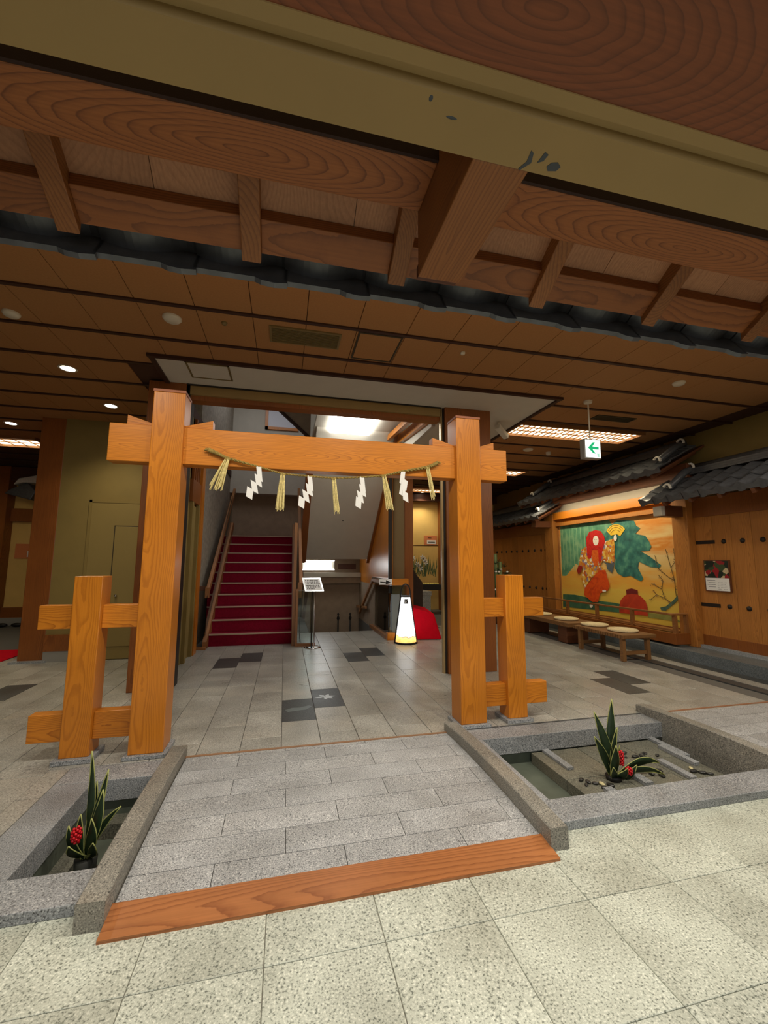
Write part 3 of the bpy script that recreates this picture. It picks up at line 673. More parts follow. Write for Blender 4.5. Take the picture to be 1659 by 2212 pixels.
# ---- outer walls that close the hall
struct('wall_back', G().box(-9, 9, 13.2, 13.4, 0, ZC + .2), M['yellow'], 'yellow plaster far wall of the hall')
struct('wall_far_left', G().box(-9.1, -9, -4.2, 13.4, -0.1, ZC), M['olive'], 'olive side wall at the far left')
struct('wall_vestibule_back', G().box(-5.5, 7.05, -4.2, -4.0, -0.1, 2.5), M['beige'], 'vestibule wall behind the viewpoint')
struct('wall_vestibule_left', G().box(-5.6, -5.5, -4.2, 0.72, -0.1, 2.5), M['beige'], 'vestibule left side wall')

# ================================================================== ENTRANCE LINTEL AND TILED EAVE OVER THE VIEWPOINT
ZB = 2.35
ceil_v = struct('ceiling_vestibule', G().box(-5.5, 7.05, -4.0, 0.565, ZB + 0.003, ZB + 0.06), M['board_eye'], 'broad grained timber board ceiling over the viewpoint')
g = G()
prof = [(0.565, ZB + .10), (0.565, ZB), (0.590, ZB), (0.597, ZB + 0.014), (0.612, ZB + 0.014), (0.618, ZB), (0.72, ZB), (0.72, ZB + 1.42), (0.565, ZB + 1.42)]
g.prism(prof, 'x', -5.5, 7.05)
lint = struct('wall_lintel', g, M['beige'], 'beige painted lintel with a shallow groove overhead')
sc = plain('scuff', c255(70, 76, 80), 0.8)
for pts in ([(0.470, 0.676), (0.478, 0.680), (0.485, 0.700), (0.470, 0.720), (0.465, 0.718), (0.474, 0.700)], [(0.500, 0.672), (0.510, 0.676), (0.508, 0.690), (0.497, 0.697)], [(0.527, 0.690), (0.540, 0.686), (0.552, 0.694), (0.548, 0.704), (0.530, 0.708), (0.522, 0.700)]):
    part('scuff_mark', G().prism(pts, 'z', ZB - 0.0012, ZB + 0.001), sc, lint, label='dark grey scuff on the lintel')
part('nick', G().ell((0.285, 0.655, ZB), (.012, .003, .0012), 8, 5), sc, lint)
part('nick', G().ell((0.235, 0.632, ZB), (.004, .006, .0012), 8, 5), sc, lint)

eave = struct('trim_eave', G().box(-3.4, 0.361, 0.925, 1.082, 2.55, 2.70), M['keta'], 'timber eave with rafters and black tiles hanging overhead', bevel=0.004)
part('eave_beam', G().box(0.492, 4.2, 0.925, 1.082, 2.55, 2.70), M['keta'], eave, bevel=0.004)
part('bracket_beam', G().box(0.361, 0.492, 0.72, 1.10, ZB, 2.60), M['eave_y'], eave, bevel=0.004)
part('shadow_board', G().box(-3.4, 0.361, 0.916, 0.9245, 2.5505, 2.75), plain('painted_shade', c255(44, 22, 14), 0.8), eave)  # added boards, coloured near-black to paint the shade over the beam front
part('shadow_board', G().box(0.492, 4.2, 0.916, 0.9245, 2.5505, 2.75), plain('painted_shade2', c255(44, 22, 14), 0.8), eave)
part('bracket_cap', G().box(0.365, 0.488, 1.10, 1.125, 2.36, 2.40), M['dark_x'], eave)
SLP = 0.62
def zr(y): return 2.5 + SLP * (1.355 - y)
def slab_x(g, x0, x1, y0, y1, lo, hi):
    g.prism([(y0, zr(y0) + lo), (y1, zr(y1) + lo), (y1, zr(y1) + hi), (y0, zr(y0) + hi)], 'x', x0, x1)
rx = [-2.82, -2.28, -1.745, -1.21, -0.675, -0.14, 0.36, 0.93, 1.46, 2.0, 2.54, 3.08, 3.62]
for x in rx:
    g = G(); slab_x(g, x - 0.031, x + 0.031, 0.86, 1.355, 0, 0.07); part('rafter', g, M['eave_y'], eave, bevel=0.003)
bx = [-3.3, -2.9, -2.45, -1.85, -1.35, -0.95, -0.42, 0.19, 0.62, 1.17, 1.30 + .42, 2.25, 2.8, 3.3, 4.1]
for a, b in zip(bx, bx[1:]):
    g = G(); slab_x(g, a + .001, b - .001, 0.86, 1.33, 0.066, 0.076); part('soffit_board', g, M['soffit'], eave)
for a, b in zip([-3.4] + rx, rx + [4.1]):
    if b - a < 0.1: continue
    g = G(); slab_x(g, a + 0.031, b - 0.031, 1.262, 1.348, 0.028, 0.064); part('eave_board', g, M['eave_x'], eave, bevel=0.002)
# black pantiles of this eave
def pantile(name, w, L_, lip=True, ext=0.0):
    # local: x across 0..w, y down-slope 0..L, z normal; S section with valley and roll
    n = 14; pr = []
    for i in range(n + 1):
        u = i / n
        if u < 0.74: z = -0.040 * math.sin(math.pi * u / 0.74)
        else: z = 0.020 * math.sin(math.pi * (u - 0.74) / 0.26)
        pr.append((u * (w + 0.012), z))
    g = G(); vs = []; t = 0.016
    for y, dz in ((0, 0.0), (L_, 0.012)):
        for x, z in pr: vs.append((x, y, z + dz + t))
        for x, z in pr: vs.append((x, y, z + dz))
    m = n + 1; fs = []
    for i in range(n):
        fs += [(i, i + 1, 2 * m + i + 1, 2 * m + i), (m + i + 1, m + i, 3 * m + i, 3 * m + i + 1), (i, m + i, m + i + 1, i + 1), (2 * m + i, 2 * m + i + 1, 3 * m + i + 1, 3 * m + i)]
    fs += [(0, 2 * m, 3 * m, m), (n, m + n, 3 * m + n, 2 * m + n)]
    g.add(vs, fs)
    if lip:
        vs = []; fs = []
        for y in (L_ - 0.004, L_ + 0.014):
            for x, z in pr: vs.append((x, y, z + 0.012 + t + 0.002))
            for i, (x, z) in enumerate(pr):
                u = i / n; drop = (-0.058 if u < 0.66 else -0.084 + 0.010 * abs((u - 0.85) / 0.15)) - ext
                vs.append((x, y, drop))
        for i in range(n):
            fs += [(i, i + 1, 2 * m + i + 1, 2 * m + i), (m + i + 1, m + i, 3 * m + i, 3 * m + i + 1), (i, m + i, m + i + 1, i + 1), (2 * m + i, 2 * m + i + 1, 3 * m + i + 1, 3 * m + i)]
        fs += [(0, 2 * m, 3 * m, m), (n, m + n, 3 * m + n, 2 * m + n)]
        g.add(vs, fs)
    me = mesh_of(g, False, name); me.materials.append(M['tile']); return me
al = math.atan(SLP)
et = pantile('eave_tile_mesh', 0.305, 0.30, True, 0.032); et2 = pantile('roof_tile_mesh', 0.305, 0.30, False)
for i in range(-7, 12):
    x = -0.085 + 0.305 * i - 0.255
    ey, ez = 1.487, 2.582
    inst('eave_tile', et, (x, ey - 0.30 * math.cos(al), ez + 0.30 * math.sin(al)), eave, (-al, 0, 0))
    inst('roof_tile', et2, (x, ey - 0.56 * math.cos(al), ez + 0.56 * math.sin(al) + 0.012), eave, (-al, 0, 0))

# ================================================================== GATE
gate = thing('wooden_gate', 'orange timber gate with square posts and a straw rope on its crossbeam', 'gate', (0.38, 3.87, 0))
for x0, x1 in ((-1.128, -0.878), (1.622, 1.878)):
    p = part('post', G().box(x0, x1, 3.755, 3.985, 0.03, 2.950), M['gate_z'], gate, bevel=0.006)
    part('cap', G().box(x0 - .003, x1 + .003, 3.752, 3.988, 2.950, 2.972), M['copper'], p)
    part('base_stone', G().box(x0 - .03, x1 + .03, 3.725, 4.015, 0.001, 0.03), M['gran_cop'], p, bevel=0.004)
part('crossbeam', G().box(-1.46, 2.19, 3.80, 3.94, 2.338, 2.660), M['crossbeam'], gate, bevel=0.005)
for a, b, ha, hb in ((-1.335, -1.128, .085, .02), (-0.878, -0.655, .02, .085), (1.395, 1.622, .085, .02), (1.878, 2.06, .02, .08)):
    part('wedge', G().prism([(a, 2.66), (b, 2.66), (b, 2.66 + hb), (a, 2.66 + ha)], 'y', 3.82, 3.92), M['gate_x'], gate, bevel=0.002)
for px, rails in (((-1.605, -1.405), ((-1.845, -1.605), (-1.405, -1.128))), ((2.125, 2.325), ((1.878, 2.125), (2.325, 2.57)))):
    p = part('side_post', G().box(px[0], px[1], 3.79, 3.975, 0.035, 1.388), M['gate_z'], gate, bevel=0.005)
    part('base_stone', G().box(px[0] - .035, px[1] + .035, 3.75, 4.01, 0.001, 0.035), M['gran_cop'], p, bevel=0.004)
    for z0, z1 in ((0.98, 1.162), (0.145, 0.345)):
        for a, b in rails: part('rail', G().box(a, b, 3.832, 3.935, z0, z1), M['gate_x'], gate, bevel=0.004)

# ---- straw rope with tassels and folded paper streamers
RP = [(-0.671, 2.468), (-0.593, 2.439), (-0.514, 2.407), (-0.262, 2.347), (-0.042, 2.295), (0.182, 2.283), (0.413, 2.278), (0.663, 2.297), (0.885, 2.326), (1.071, 2.374), (1.321, 2.431), (1.426, 2.478)]
rope = thing('sacred_rope', 'twisted straw rope hung in a curve across the gate beam', 'rope', (0.38, 3.776, 2.28))
def cat(pts, t):
    n = len(pts) - 1; f = t * n; i = min(int(f), n - 1); u = f - i
    p = [pts[max(0, min(n, i + k))] for k in (-1, 0, 1, 2)]
    return tuple(0.5 * (2 * p[1][c] + (p[2][c] - p[0][c]) * u + (2 * p[0][c] - 5 * p[1][c] + 4 * p[2][c] - p[3][c]) * u * u + (-p[0][c] + 3 * p[1][c] - 3 * p[2][c] + p[3][c]) * u ** 3) for c in (0, 1))
for ph in range(2):
    pts = []; rs = []
    N = 260
    for i in range(N + 1):
        t = i / N; x, z = cat(RP, t)
        e = abs(t - 0.5) * 2
        rad = 0.0056 + 0.0070 * max(0.0, (e - 0.45)) / 0.55
        a = t * 2 * math.pi * 42 + ph * math.pi
        pts.append((x, 3.776 + rad * 0.9 * math.cos(a), z + rad * 0.9 * math.sin(a))); rs.append(rad)
    part('strand', G().tube(pts, rs, 6), M['rope'], rope, smooth=True)
g = G()
for k in range(5):
    a = k * 1.25; g.tube([(-0.671, 3.776, 2.468), (-0.685 - .006 * k, 3.776 + .010 * math.cos(a), 2.474 + .010 * math.sin(a))], 0.006, 5)
    g.tube([(1.426, 3.776, 2.478), (1.444 + .004 * k, 3.776 + .008 * math.cos(a), 2.486 + .008 * math.sin(a))], 0.005, 5)
part('frayed_end', g, M['rope'], rope)
tops = [(-0.514, 2.407), (-0.042, 2.295), (0.413, 2.278), (0.885, 2.326), (1.321, 2.431)]
bots = [(-0.595, 2.133), (-0.057, 1.969), (0.444, 1.952), (0.942, 2.009), (1.375, 2.122)]
tlab = ['straw tassel at the far left end of the gate rope', 'straw tassel between the first and second paper streamers', 'straw tassel at the middle of the gate rope', 'straw tassel between the third and fourth paper streamers', 'thin straw tassel at the right end of the gate rope']
for i, (t, b) in enumerate(zip(tops, bots)):
    T = thing('straw_tassel', tlab[i], 'tassel', (t[0], 3.772, t[1]), 'straw tassels on the gate rope')
    spread = (0.075, 0.05, 0.036, 0.05, 0.03)[i]
    nst = (36, 32, 16, 28, 12)[i]
    for half_ in (-1, 1):
        g = G()
        for k in range(nst // 2):
            u = random.uniform(-1, 1); v = random.uniform(-1, 1)
            x0 = t[0] + half_ * 0.011 + 0.006 * u; y0 = 3.766 + 0.006 * v
            x1 = b[0] + half_ * spread * 0.32 + u * spread * 0.42; y1 = 3.762 + 0.018 * v
            z1 = b[1] + random.uniform(-0.02, 0.03)
            xm, ym, zm = (x0 + x1) / 2 + random.uniform(-.003, .003), (y0 + y1) / 2 - 0.004, (t[1] + z1) / 2
            g.tube([(x0, y0, t[1] - 0.004), (xm, ym, zm), (x1, y1, z1)], [0.0028, 0.0038, 0.0034], 5)
        part('stalks', g, M['straw'], T)
    g = G()
    for half_ in (-1, 1): g.lathe([(0.012, -0.010), (0.014, 0), (0.012, 0.010)], (t[0] + half_ * 0.011, 3.770, t[1] - 0.012), 10)
    part('binding', g, M['rope'], T)
stops = [(-0.262, 2.343), (0.182, 2.279), (0.663, 2.293), (1.071, 2.370)]
sbots = [(-0.275, 2.045), (0.152, 1.969), (0.672, 1.993), (1.105, 2.077)]
slab_ = ['white zigzag paper streamer nearest the left gate post', 'white zigzag paper streamer left of the middle tassel', 'white zigzag paper streamer right of the middle tassel', 'white zigzag paper streamer nearest the right gate post']
for i, (t, b) in enumerate(zip(stops, sbots)):
    T = thing('paper_streamer', slab_[i], 'streamer', (t[0], 3.765, t[1]), 'paper streamers on the gate rope')
    lean = (b[0] - t[0]); H = t[1] - b[1]
    sgn = 1 if i < 3 else -1
    xs_ = [0.0, 0.035, 0.008, -0.022] if i < 3 else [0.0, 0.028, 0.0, 0.028]
    off = [0.012, 0.006, -0.024, -0.050] if i < 2 else ([0.010, 0.010, -0.012, -0.018] if i == 2 else [0.0, 0.02, 0.0, 0.016])
    w = 0.052; hs_ = [0.130, 0.105, 0.105, 0.100]
    z = t[1] - 0.004
    for k in range(4):
        x0 = t[0] + off[k] - (w / 2 if k else 0.020); zt = z; zb_ = z - hs_[k]
        ww = w if k else 0.042
        sk = 0.016 * (1 if i != 3 else -1) * (1 if k != 3 else -0.4)
        y = 3.756 - 0.004 * k
        q = [(x0, zt + (0.012 if k else 0)), (x0 + ww, zt - (0.018 if k else 0.0)), (x0 + ww + sk, zb_ - 0.006), (x0 + sk, zb_ + 0.022)]
        part('fold', G().prism(q, 'y', y, y - 0.0012), M['paper'], T)
        z = z - hs_[k] * 0.56
    part('cord', G().tube([(t[0], 3.77, t[1] + 0.008), (t[0] + 0.004, 3.757, t[1] - 0.012)], 0.0025, 5), M['paper'], T)

# ================================================================== RIGHT WALL: DOORS, MURAL, ROOFS
XW = 6.68
struct('wall_right', G().box(7.05, 7.2, -4.0, 13.3, -0.1, ZC + .2), M['olive'], 'olive plaster upper wall on the right')
# plinth, gutter and kerb along the wall
kb = struct('trim_kerb', G().box(6.15, 7.05, 2.3, 13.2, -0.02, 0.165), granite('plinth_granite', c255(60, 66, 70), c255(104, 112, 116), c255(140, 146, 148), 130, 0.5), 'grey stone plinth and gutter along the right wall')
part('gutter', G().box(5.90, 6.15, 2.3, 13.2, -0.02, 0.004), M['slab_dark'], kb)
part('kerb_stone', G().box(5.70, 5.90, 2.3, 13.2, -0.02, 0.014), M['slab'], kb)
part('kerb_edge', G().box(5.52, 5.70, 2.3, 13.2, -0.02, 0.008), M['slab_dark'], kb)
part('sill_stone', G().box(6.60, 7.05, 2.3, 13.2, 0.165, 0.215), M['gran_cop'], kb)
def studded_door(name, label, y0, y1, ztop, yn, straps, nstud, pitch):
    d = struct(name, G().box(XW + .02, XW + .06, y0, y1, 0.215, ztop), M['dark_y'], label)
    n = int(round((y1 - y0) / 0.29)); w = (y1 - y0) / n
    for i in range(n):
        part('board', G().box(XW, XW + .022, y0 + i * w + .002, y0 + (i + 1) * w - .002, 0.36, ztop - 0.02), M['door_z'], d, bevel=0.002)
    part('bottom_rail', G().box(XW - .012, XW + .03, y0, y1, 0.215, 0.375), M['col_z'], d, bevel=0.004)
    part('top_rail', G().box(XW - .02, XW + .03, y0, y1, ztop - 0.02, ztop + .30), M['col_z'], d, bevel=0.004)
    for z in (1.86, 0.855):
        sy = straps[0]; part('iron_strap', G().box(XW - .006, XW + .002, min(sy, straps[1]), max(sy, straps[1]), z - .028, z + .028), M['iron'], d)
        for k in range(nstud):
            y = yn + pitch * k
            if not (y0 < y < y1): continue
            s = part('stud', G().prism([(y + .038 * math.cos(a), z + .038 * math.sin(a)) for a in [i * math.pi / 5 for i in range(10)]], 'x', XW - .006, XW + .001).ell((XW - .006, y, z), (.024, .032, .032), 10, 6), M['iron'], d, smooth=True)
    return d
studded_door('door_3', 'broad studded timber door with a calendar at the right edge', 2.4, 5.60, 2.30, 5.14, (5.28, 5.59), 10, -0.278)
studded_door('door_4', 'studded timber door beyond the mural at the far end', 9.62, 12.9, 2.30, 9.95, (9.64, 9.80), 11, 0.30)
# posts either side of the mural, header beams
po = struct('trim_post_mural', G().box(XW - .14, XW + .37, 5.60, 5.89, 0.165, 2.62), M['door_z'], 'square timber post right of the mural', bevel=0.008)
part('bracket_arm', G().box(6.18, XW - .14, 5.66, 5.84, 2.30, 2.48), M['dark_y'], po, bevel=0.006)
part('arm_end', G().box(6.10, 6.18, 5.67, 5.83, 2.31, 2.47), M['plaster'], po, bevel=0.004)
pf = struct('trim_post_mural_far', G().box(XW - .10, XW + .37, 9.28, 9.62, 0.165, 2.75), M['door_z'], 'square timber post left of the mural', bevel=0.008)
part('bracket_arm', G().box(6.15, XW - .1, 9.36, 9.54, 2.42, 2.58), M['dark_y'], pf, bevel=0.006)
part('bracket_block', G().box(6.10, 6.30, 9.38, 9.52, 2.58, 2.72), M['dark_y'], pf, bevel=0.006)
hd = struct('trim_header', G().box(XW - .08, XW + .37, 5.89, 9.28, 2.60, 2.78), M['gate_x'], 'golden timber header lit above the mural', bevel=0.005)
part('lower_frame', G().box(XW - .02, XW + .1, 5.89, 9.28, 2.44, 2.52), M['door_z'], hd)
part('light_cove', G().box(XW + .02, XW + .3, 5.89, 9.28, 2.52, 2.60), M['gate_x'], hd)
part('plaster_band', G().box(XW + .10, XW + .37, 5.60, 9.62, 2.78, 3.10), M['plaster'], hd)
part('eave_purlin', G().box(XW - .06, XW + .10, 5.60, 9.75, 2.97, 3.22), M['dark_y'], hd, bevel=0.005)
struct('wall_mural_niche', G().box(6.77, 7.05, 5.89, 9.28, 0.165, 2.62), M['door_z'], 'timber backing behind the mural')
area('mural_lamp', (6.12, 7.6, 2.93), (0, math.radians(-20), 0), 0.10, 3.2, 22.0, (1.0, 0.84, 0.55))

# ---- mural (a flat painting behind the veranda)
MUR = {
    'frame': [(9.21,2.433),(5.979,2.353),(6.002,0.498),(9.237,0.448)],
    'bamboo': [(9.21,2.433),(8.346,2.439),(7.57,2.439),(7.432,2.283),(7.616,1.876),(8.015,1.535),(8.427,1.412),(8.696,1.504),(9.061,1.209),(9.215,1.204)],
    'pine': [(7.755,2.076),(7.581,2.296),(7.348,2.404),(7.078,2.389),(6.901,2.355),(6.855,2.253),(6.763,2.201),(6.891,2.096),(6.662,2.046),(6.589,1.948),(6.538,1.835),(6.585,1.761),(6.792,1.749),(6.595,1.651),(6.357,1.484),(6.399,1.435),(6.592,1.449),(6.851,1.551),(6.883,1.429),(6.774,1.225),(6.832,1.169),(6.966,1.219),(7.072,1.268),(7.256,1.241),(7.415,1.313),(7.479,1.422),(7.439,1.608),(7.644,1.534),(7.793,1.612),(7.83,1.806)],
    'fan': [(7.64,2.214),(7.637,2.212),(7.6,2.253),(7.553,2.287),(7.5,2.312),(7.441,2.327),(7.38,2.331),(7.319,2.325),(7.262,2.308),(7.21,2.283),(7.166,2.249),(7.131,2.21),(7.267,2.075),(7.348,2.117),(7.433,2.114),(7.522,2.1)],
    'hair': [(8.26,1.656),(8.264,1.901),(8.27,2.086),(8.157,2.222),(7.957,2.257),(7.797,2.216),(7.702,2.092),(7.69,1.976),(7.778,1.805),(7.82,1.612),(7.909,1.495),(7.911,1.809),(8.104,1.815),(8.133,1.635),(8.206,1.615)],
    'face': [(7.875,2.014),(7.879,2.056),(7.894,2.092),(7.921,2.117),(7.953,2.127),(7.988,2.121),(8.018,2.099),(8.041,2.065),(8.051,2.023),(8.047,1.981),(8.031,1.944),(8.004,1.919),(7.971,1.91),(7.937,1.917),(7.907,1.939),(7.885,1.973)],
    'collar': [(8.101,1.925),(7.908,1.917),(7.883,1.651),(7.952,1.466),(8.056,1.446),(8.119,1.635)],
    'robe': [(8.454,1.825),(8.33,1.883),(8.211,1.909),(7.763,1.979),(7.606,2.0),(7.44,2.039),(7.429,1.869),(7.468,1.553),(7.546,1.512),(7.797,1.573),(7.886,1.457),(7.707,1.391),(7.922,1.34),(8.041,1.209),(8.123,1.237),(8.308,1.05),(8.404,0.954),(8.507,1.153),(8.413,1.391),(8.575,1.456),(8.513,1.66)],
    'cuff': [(8.574,1.473),(8.448,1.442),(8.487,1.329),(8.596,1.26),(8.645,1.346)],
    'cuff2': [(7.773,1.534),(7.546,1.512),(7.457,1.534),(7.549,1.319),(7.682,1.392),(7.699,1.496)],
    'skirt': [(8.081,1.238),(7.906,1.369),(7.73,1.372),(7.635,1.035),(7.693,0.944),(7.934,0.865),(8.003,0.673),(8.183,0.657),(8.44,0.796),(8.404,0.954),(8.217,1.114)],
    'foot': [(8.167,0.584),(8.171,0.611),(8.188,0.63),(8.213,0.635),(8.239,0.625),(8.26,0.603),(8.269,0.574),(8.264,0.547),(8.247,0.529),(8.222,0.524),(8.196,0.534),(8.176,0.556)],
    'hand': [(7.347,2.043),(7.35,2.076),(7.364,2.102),(7.385,2.112),(7.407,2.105),(7.425,2.081),(7.434,2.048),(7.431,2.014),(7.417,1.988),(7.396,1.978),(7.373,1.986),(7.355,2.01)],
    'hand2': [(7.735,0.93),(7.742,0.941),(7.762,0.948),(7.79,0.949),(7.819,0.944),(7.841,0.935),(7.85,0.923),(7.843,0.912),(7.823,0.905),(7.794,0.903),(7.765,0.908),(7.744,0.918)],
    'jar': [(7.423,0.508),(7.421,0.62),(7.366,0.769),(7.265,0.858),(7.205,0.889),(7.208,0.987),(7.07,1.021),(6.921,0.996),(6.924,0.91),(6.847,0.873),(6.76,0.804),(6.719,0.691),(6.727,0.524)],
    'jarneck': [(7.205,0.889),(7.208,0.987),(7.07,1.021),(6.921,0.996),(6.924,0.91),(7.08,0.916)],
    'ground': [(9.214,0.755),(8.784,0.775),(8.449,0.749),(8.001,0.696),(7.564,0.697),(7.396,0.686),(7.423,0.508),(9.237,0.448)],
    'ground2': [(6.722,0.582),(6.512,0.59),(6.27,0.594),(6.002,0.498),(6.73,0.498)],
    'branch': [(6.444,0.71),(6.32,0.746),(6.176,0.854),(6.042,0.989),(5.997,1.015),(6.003,0.946),(6.144,0.81),(6.336,0.666),(6.429,0.664)],
}
TWIGS = [[(6.214,0.82),(6.335,0.888),(6.5,0.94),(6.647,0.83)],[(6.335,0.888),(6.377,1.046),(6.523,1.119),(6.6,1.132)],[(6.098,0.938),(6.108,1.218),(6.159,1.437),(6.238,1.775)],[(6.108,1.218),(6.211,1.262),(6.419,1.418),(6.475,1.666)],[(6.059,0.988),(6.014,1.299),(6.062,1.533),(6.074,1.786)],[(6.159,1.437),(6.001,1.627)],[(6.377,1.046),(6.344,1.209),(6.429,1.303)],[(6.038,0.835),(5.998,0.717)],[(6.5,0.94),(6.571,1.018)]]

def mural_bg():
    m, nt, b = new_mat('mural_ground'); L = nt.links.new
    tc = nt.nodes.new('ShaderNodeTexCoord'); sp = nt.nodes.new('ShaderNodeSeparateXYZ'); L(tc.outputs['Object'], sp.inputs[0])
    nz = nt.nodes.new('ShaderNodeTexNoise'); mp = nt.nodes.new('ShaderNodeMapping'); mp.inputs['Scale'].default_value = (1, 0.7, 3.2); L(tc.outputs['Object'], mp.inputs[0]); L(mp.outputs[0], nz.inputs['Vector']); nz.inputs['Scale'].default_value = 1.6; nz.inputs['Detail'].default_value = 5
    ma = nt.nodes.new('ShaderNodeMath'); ma.operation = 'MULTIPLY_ADD'; L(nz.outputs['Fac'], ma.inputs[0]); ma.inputs[1].default_value = 0.9; L(sp.outputs['Z'], ma.inputs[2])
    mr = nt.nodes.new('ShaderNodeMapRange'); L(ma.outputs[0], mr.inputs['Value']); mr.inputs['From Min'].default_value = -0.6; mr.inputs['From Max'].default_value = 1.5
    r = ramp(nt, [(0.0, c255(208, 184, 74)), (0.22, c255(226, 194, 84)), (0.38, c255(226, 164, 66)), (0.46, c255(222, 186, 110)), (0.62, c255(224, 196, 136)), (0.72, c255(214, 136, 48)), (0.80, c255(228, 198, 134)), (0.92, c255(216, 138, 52)), (1.0, c255(222, 180, 110))])
    L(mr.outputs[0], r.inputs['Fac']); L(r.outputs['Color'], b.inputs['Base Color']); b.inputs['Roughness'].default_value = 0.5
    return m
def blotch(name, cols, scale, rough=0.6, detail=4, vor=False):
    m, nt, b = new_mat(name); L = nt.links.new
    tc = nt.nodes.new('ShaderNodeTexCoord')
    if vor:
        n = nt.nodes.new('ShaderNodeTexVoronoi'); n.inputs['Scale'].default_value = scale; out = n.outputs['Color']
        sx = nt.nodes.new('ShaderNodeSeparateXYZ'); L(out, sx.inputs[0]); out = sx.outputs[0]
    else:
        n = nt.nodes.new('ShaderNodeTexNoise'); n.inputs['Scale'].default_value = scale; n.inputs['Detail'].default_value = detail; out = n.outputs['Fac']
    L(tc.outputs['Object'], n.inputs['Vector'])
    k = len(cols)
    r = ramp(nt, [((i + .5) / k if vor else 0.3 + 0.4 * i / (k - 1), c) for i, c in enumerate(cols)], 'CONSTANT' if vor else 'LINEAR')
    if vor:
        for i, e in enumerate(r.color_ramp.elements): e.position = i / k
    L(out, r.inputs['Fac']); L(r.outputs['Color'], b.inputs['Base Color']); b.inputs['Roughness'].default_value = rough
    return m
XM = 6.75
mu = thing('mural_painting', 'large painting of a red haired dancer by a pine on gold ground', 'painting', (XM, 7.6, 0.45))
MF = MUR['frame']
part('canvas', G().prism([(9.26, 0.40), (5.90, 0.40), (5.90, 2.45), (9.26, 2.45)], 'x', XM, XM + .015), mural_bg(), mu)
lay = [0]
def paint(name, key, mat):
    lay[0] += 1; d = 0.0012 * lay[0]
    pts = MUR[key]
    part(name, G().prism(pts, 'x', XM - d, XM - d + 0.0008), mat, mu)
paint('painted_bamboo', 'bamboo', blotch('paint_bamboo', [c255(70, 128, 100), c255(96, 156, 124), c255(136, 180, 140)], 5.0))
g = G()
for i in range(9):
    y = 9.12 - 0.13 * i; g.box(XM - .0035, XM - .0028, y - .012, y + .012, 1.35 + .05 * (i % 3), 2.36)
part('painted_stalks', g, plain('paint_stalk', c255(138, 184, 140), 0.6), mu); lay[0] += 2
paint('painted_ground', 'ground', blotch('paint_ground', [c255(44, 92, 72), c255(70, 120, 90)], 6.0))
paint('painted_ground', 'ground2', blotch('paint_ground2', [c255(120, 128, 60), c255(150, 150, 80)], 6.0))
pine_m = blotch('paint_pine', [c255(34, 84, 84), c255(52, 116, 108), c255(86, 150, 128)], 7.0)
paint('painted_pine', 'pine', pine_m)
br_m = plain('paint_branch', c255(74, 104, 88), 0.6, noise=0.3, nscale=20)
paint('painted_branch', 'branch', br_m)
g = G(); dz = XM - 0.0012 * (lay[0] + 1)
for t in TWIGS:
    for (a, b) in zip(t, t[1:]): g.beam((dz, a[0], a[1]), (dz, b[0], b[1]), 0.001, 0.011, (0, -(b[1] - a[1]), b[0] - a[0]))
part('painted_twigs', g, plain('paint_twig', c255(92, 74, 40), 0.7), mu); lay[0] += 2
g = G(); g2 = G(); d = XM - 0.0012 * (lay[0] + 1)
for t in TWIGS:
    for (a, b) in zip(t, t[1:]):
        for k in range(4):
            u = random.random(); y = a[0] + (b[0] - a[0]) * u + random.uniform(-.03, .03); z = a[1] + (b[1] - a[1]) * u + random.uniform(-.03, .03)
            g.prism([(y + .010 * math.cos(q), z + .010 * math.sin(q)) for q in (0, 1.26, 2.51, 3.77, 5.03)], 'x', d, d + .0006)
part('painted_buds', g, plain('paint_bud', c255(150, 120, 84), 0.7), mu); lay[0] += 1
paint('painted_jar', 'jar', blotch('paint_jar', [c255(150, 40, 24), c255(196, 66, 34), c255(176, 50, 28)], 3.0))
paint('painted_jar_neck', 'jarneck', plain('paint_jar_neck', c255(112, 30, 30), 0.6))
paint('painted_fan', 'fan', blotch('paint_fan', [c255(232, 188, 40), c255(240, 206, 78)], 9.0))
g = G(); d = XM - 0.0012 * (lay[0] + 1)
fc = (7.385, 2.075)
for rr in (0.14, 0.19, 0.235):
    pr_a = [(fc[0] + rr * 1.06 * math.cos(a), fc[1] + rr * math.sin(a)) for a in [math.radians(t) for t in range(35, 150, 12)]]
    for a, b in zip(pr_a, pr_a[1:]): g.beam((d, a[0], a[1]), (d, b[0], b[1]), 0.001, 0.010, (0, -(b[1] - a[1]), b[0] - a[0]))
part('painted_fan_bands', g, plain('paint_fan_band', c255(120, 84, 40), 0.6), mu); lay[0] += 1
paint('painted_sleeve', 'cuff2', plain('paint_sleeve', c255(84, 96, 104), 0.6))
paint('painted_robe', 'robe', blotch('paint_robe', [c255(206, 126, 40), c255(224, 176, 70), c255(236, 226, 208), c255(196, 96, 30), c255(228, 190, 90), c255(140, 128, 150), c255(210, 140, 50)], 17.0, vor=True))
paint('painted_cuff', 'cuff', plain('paint_cuff', c255(150, 30, 24), 0.6))
paint('painted_skirt', 'skirt', blotch('paint_skirt', [c255(186, 52, 12), c255(222, 84, 16), c255(206, 62, 14)], 8.0))
paint('painted_collar', 'collar', blotch('paint_collar', [c255(206, 74, 14), c255(228, 116, 36)], 26.0))
paint('painted_hair', 'hair', blotch('paint_hair', [c255(150, 18, 16), c255(206, 34, 26), c255(176, 24, 20)], 14.0))
wh = plain('paint_white', c255(240, 236, 226), 0.6)
paint('painted_face', 'face', wh)
f0 = MUR['face']; fy = sum(p[0] for p in f0) / len(f0); fz = sum(p[1] for p in f0) / len(f0)
g = G(); d = XM - 0.0012 * (lay[0] + 1)
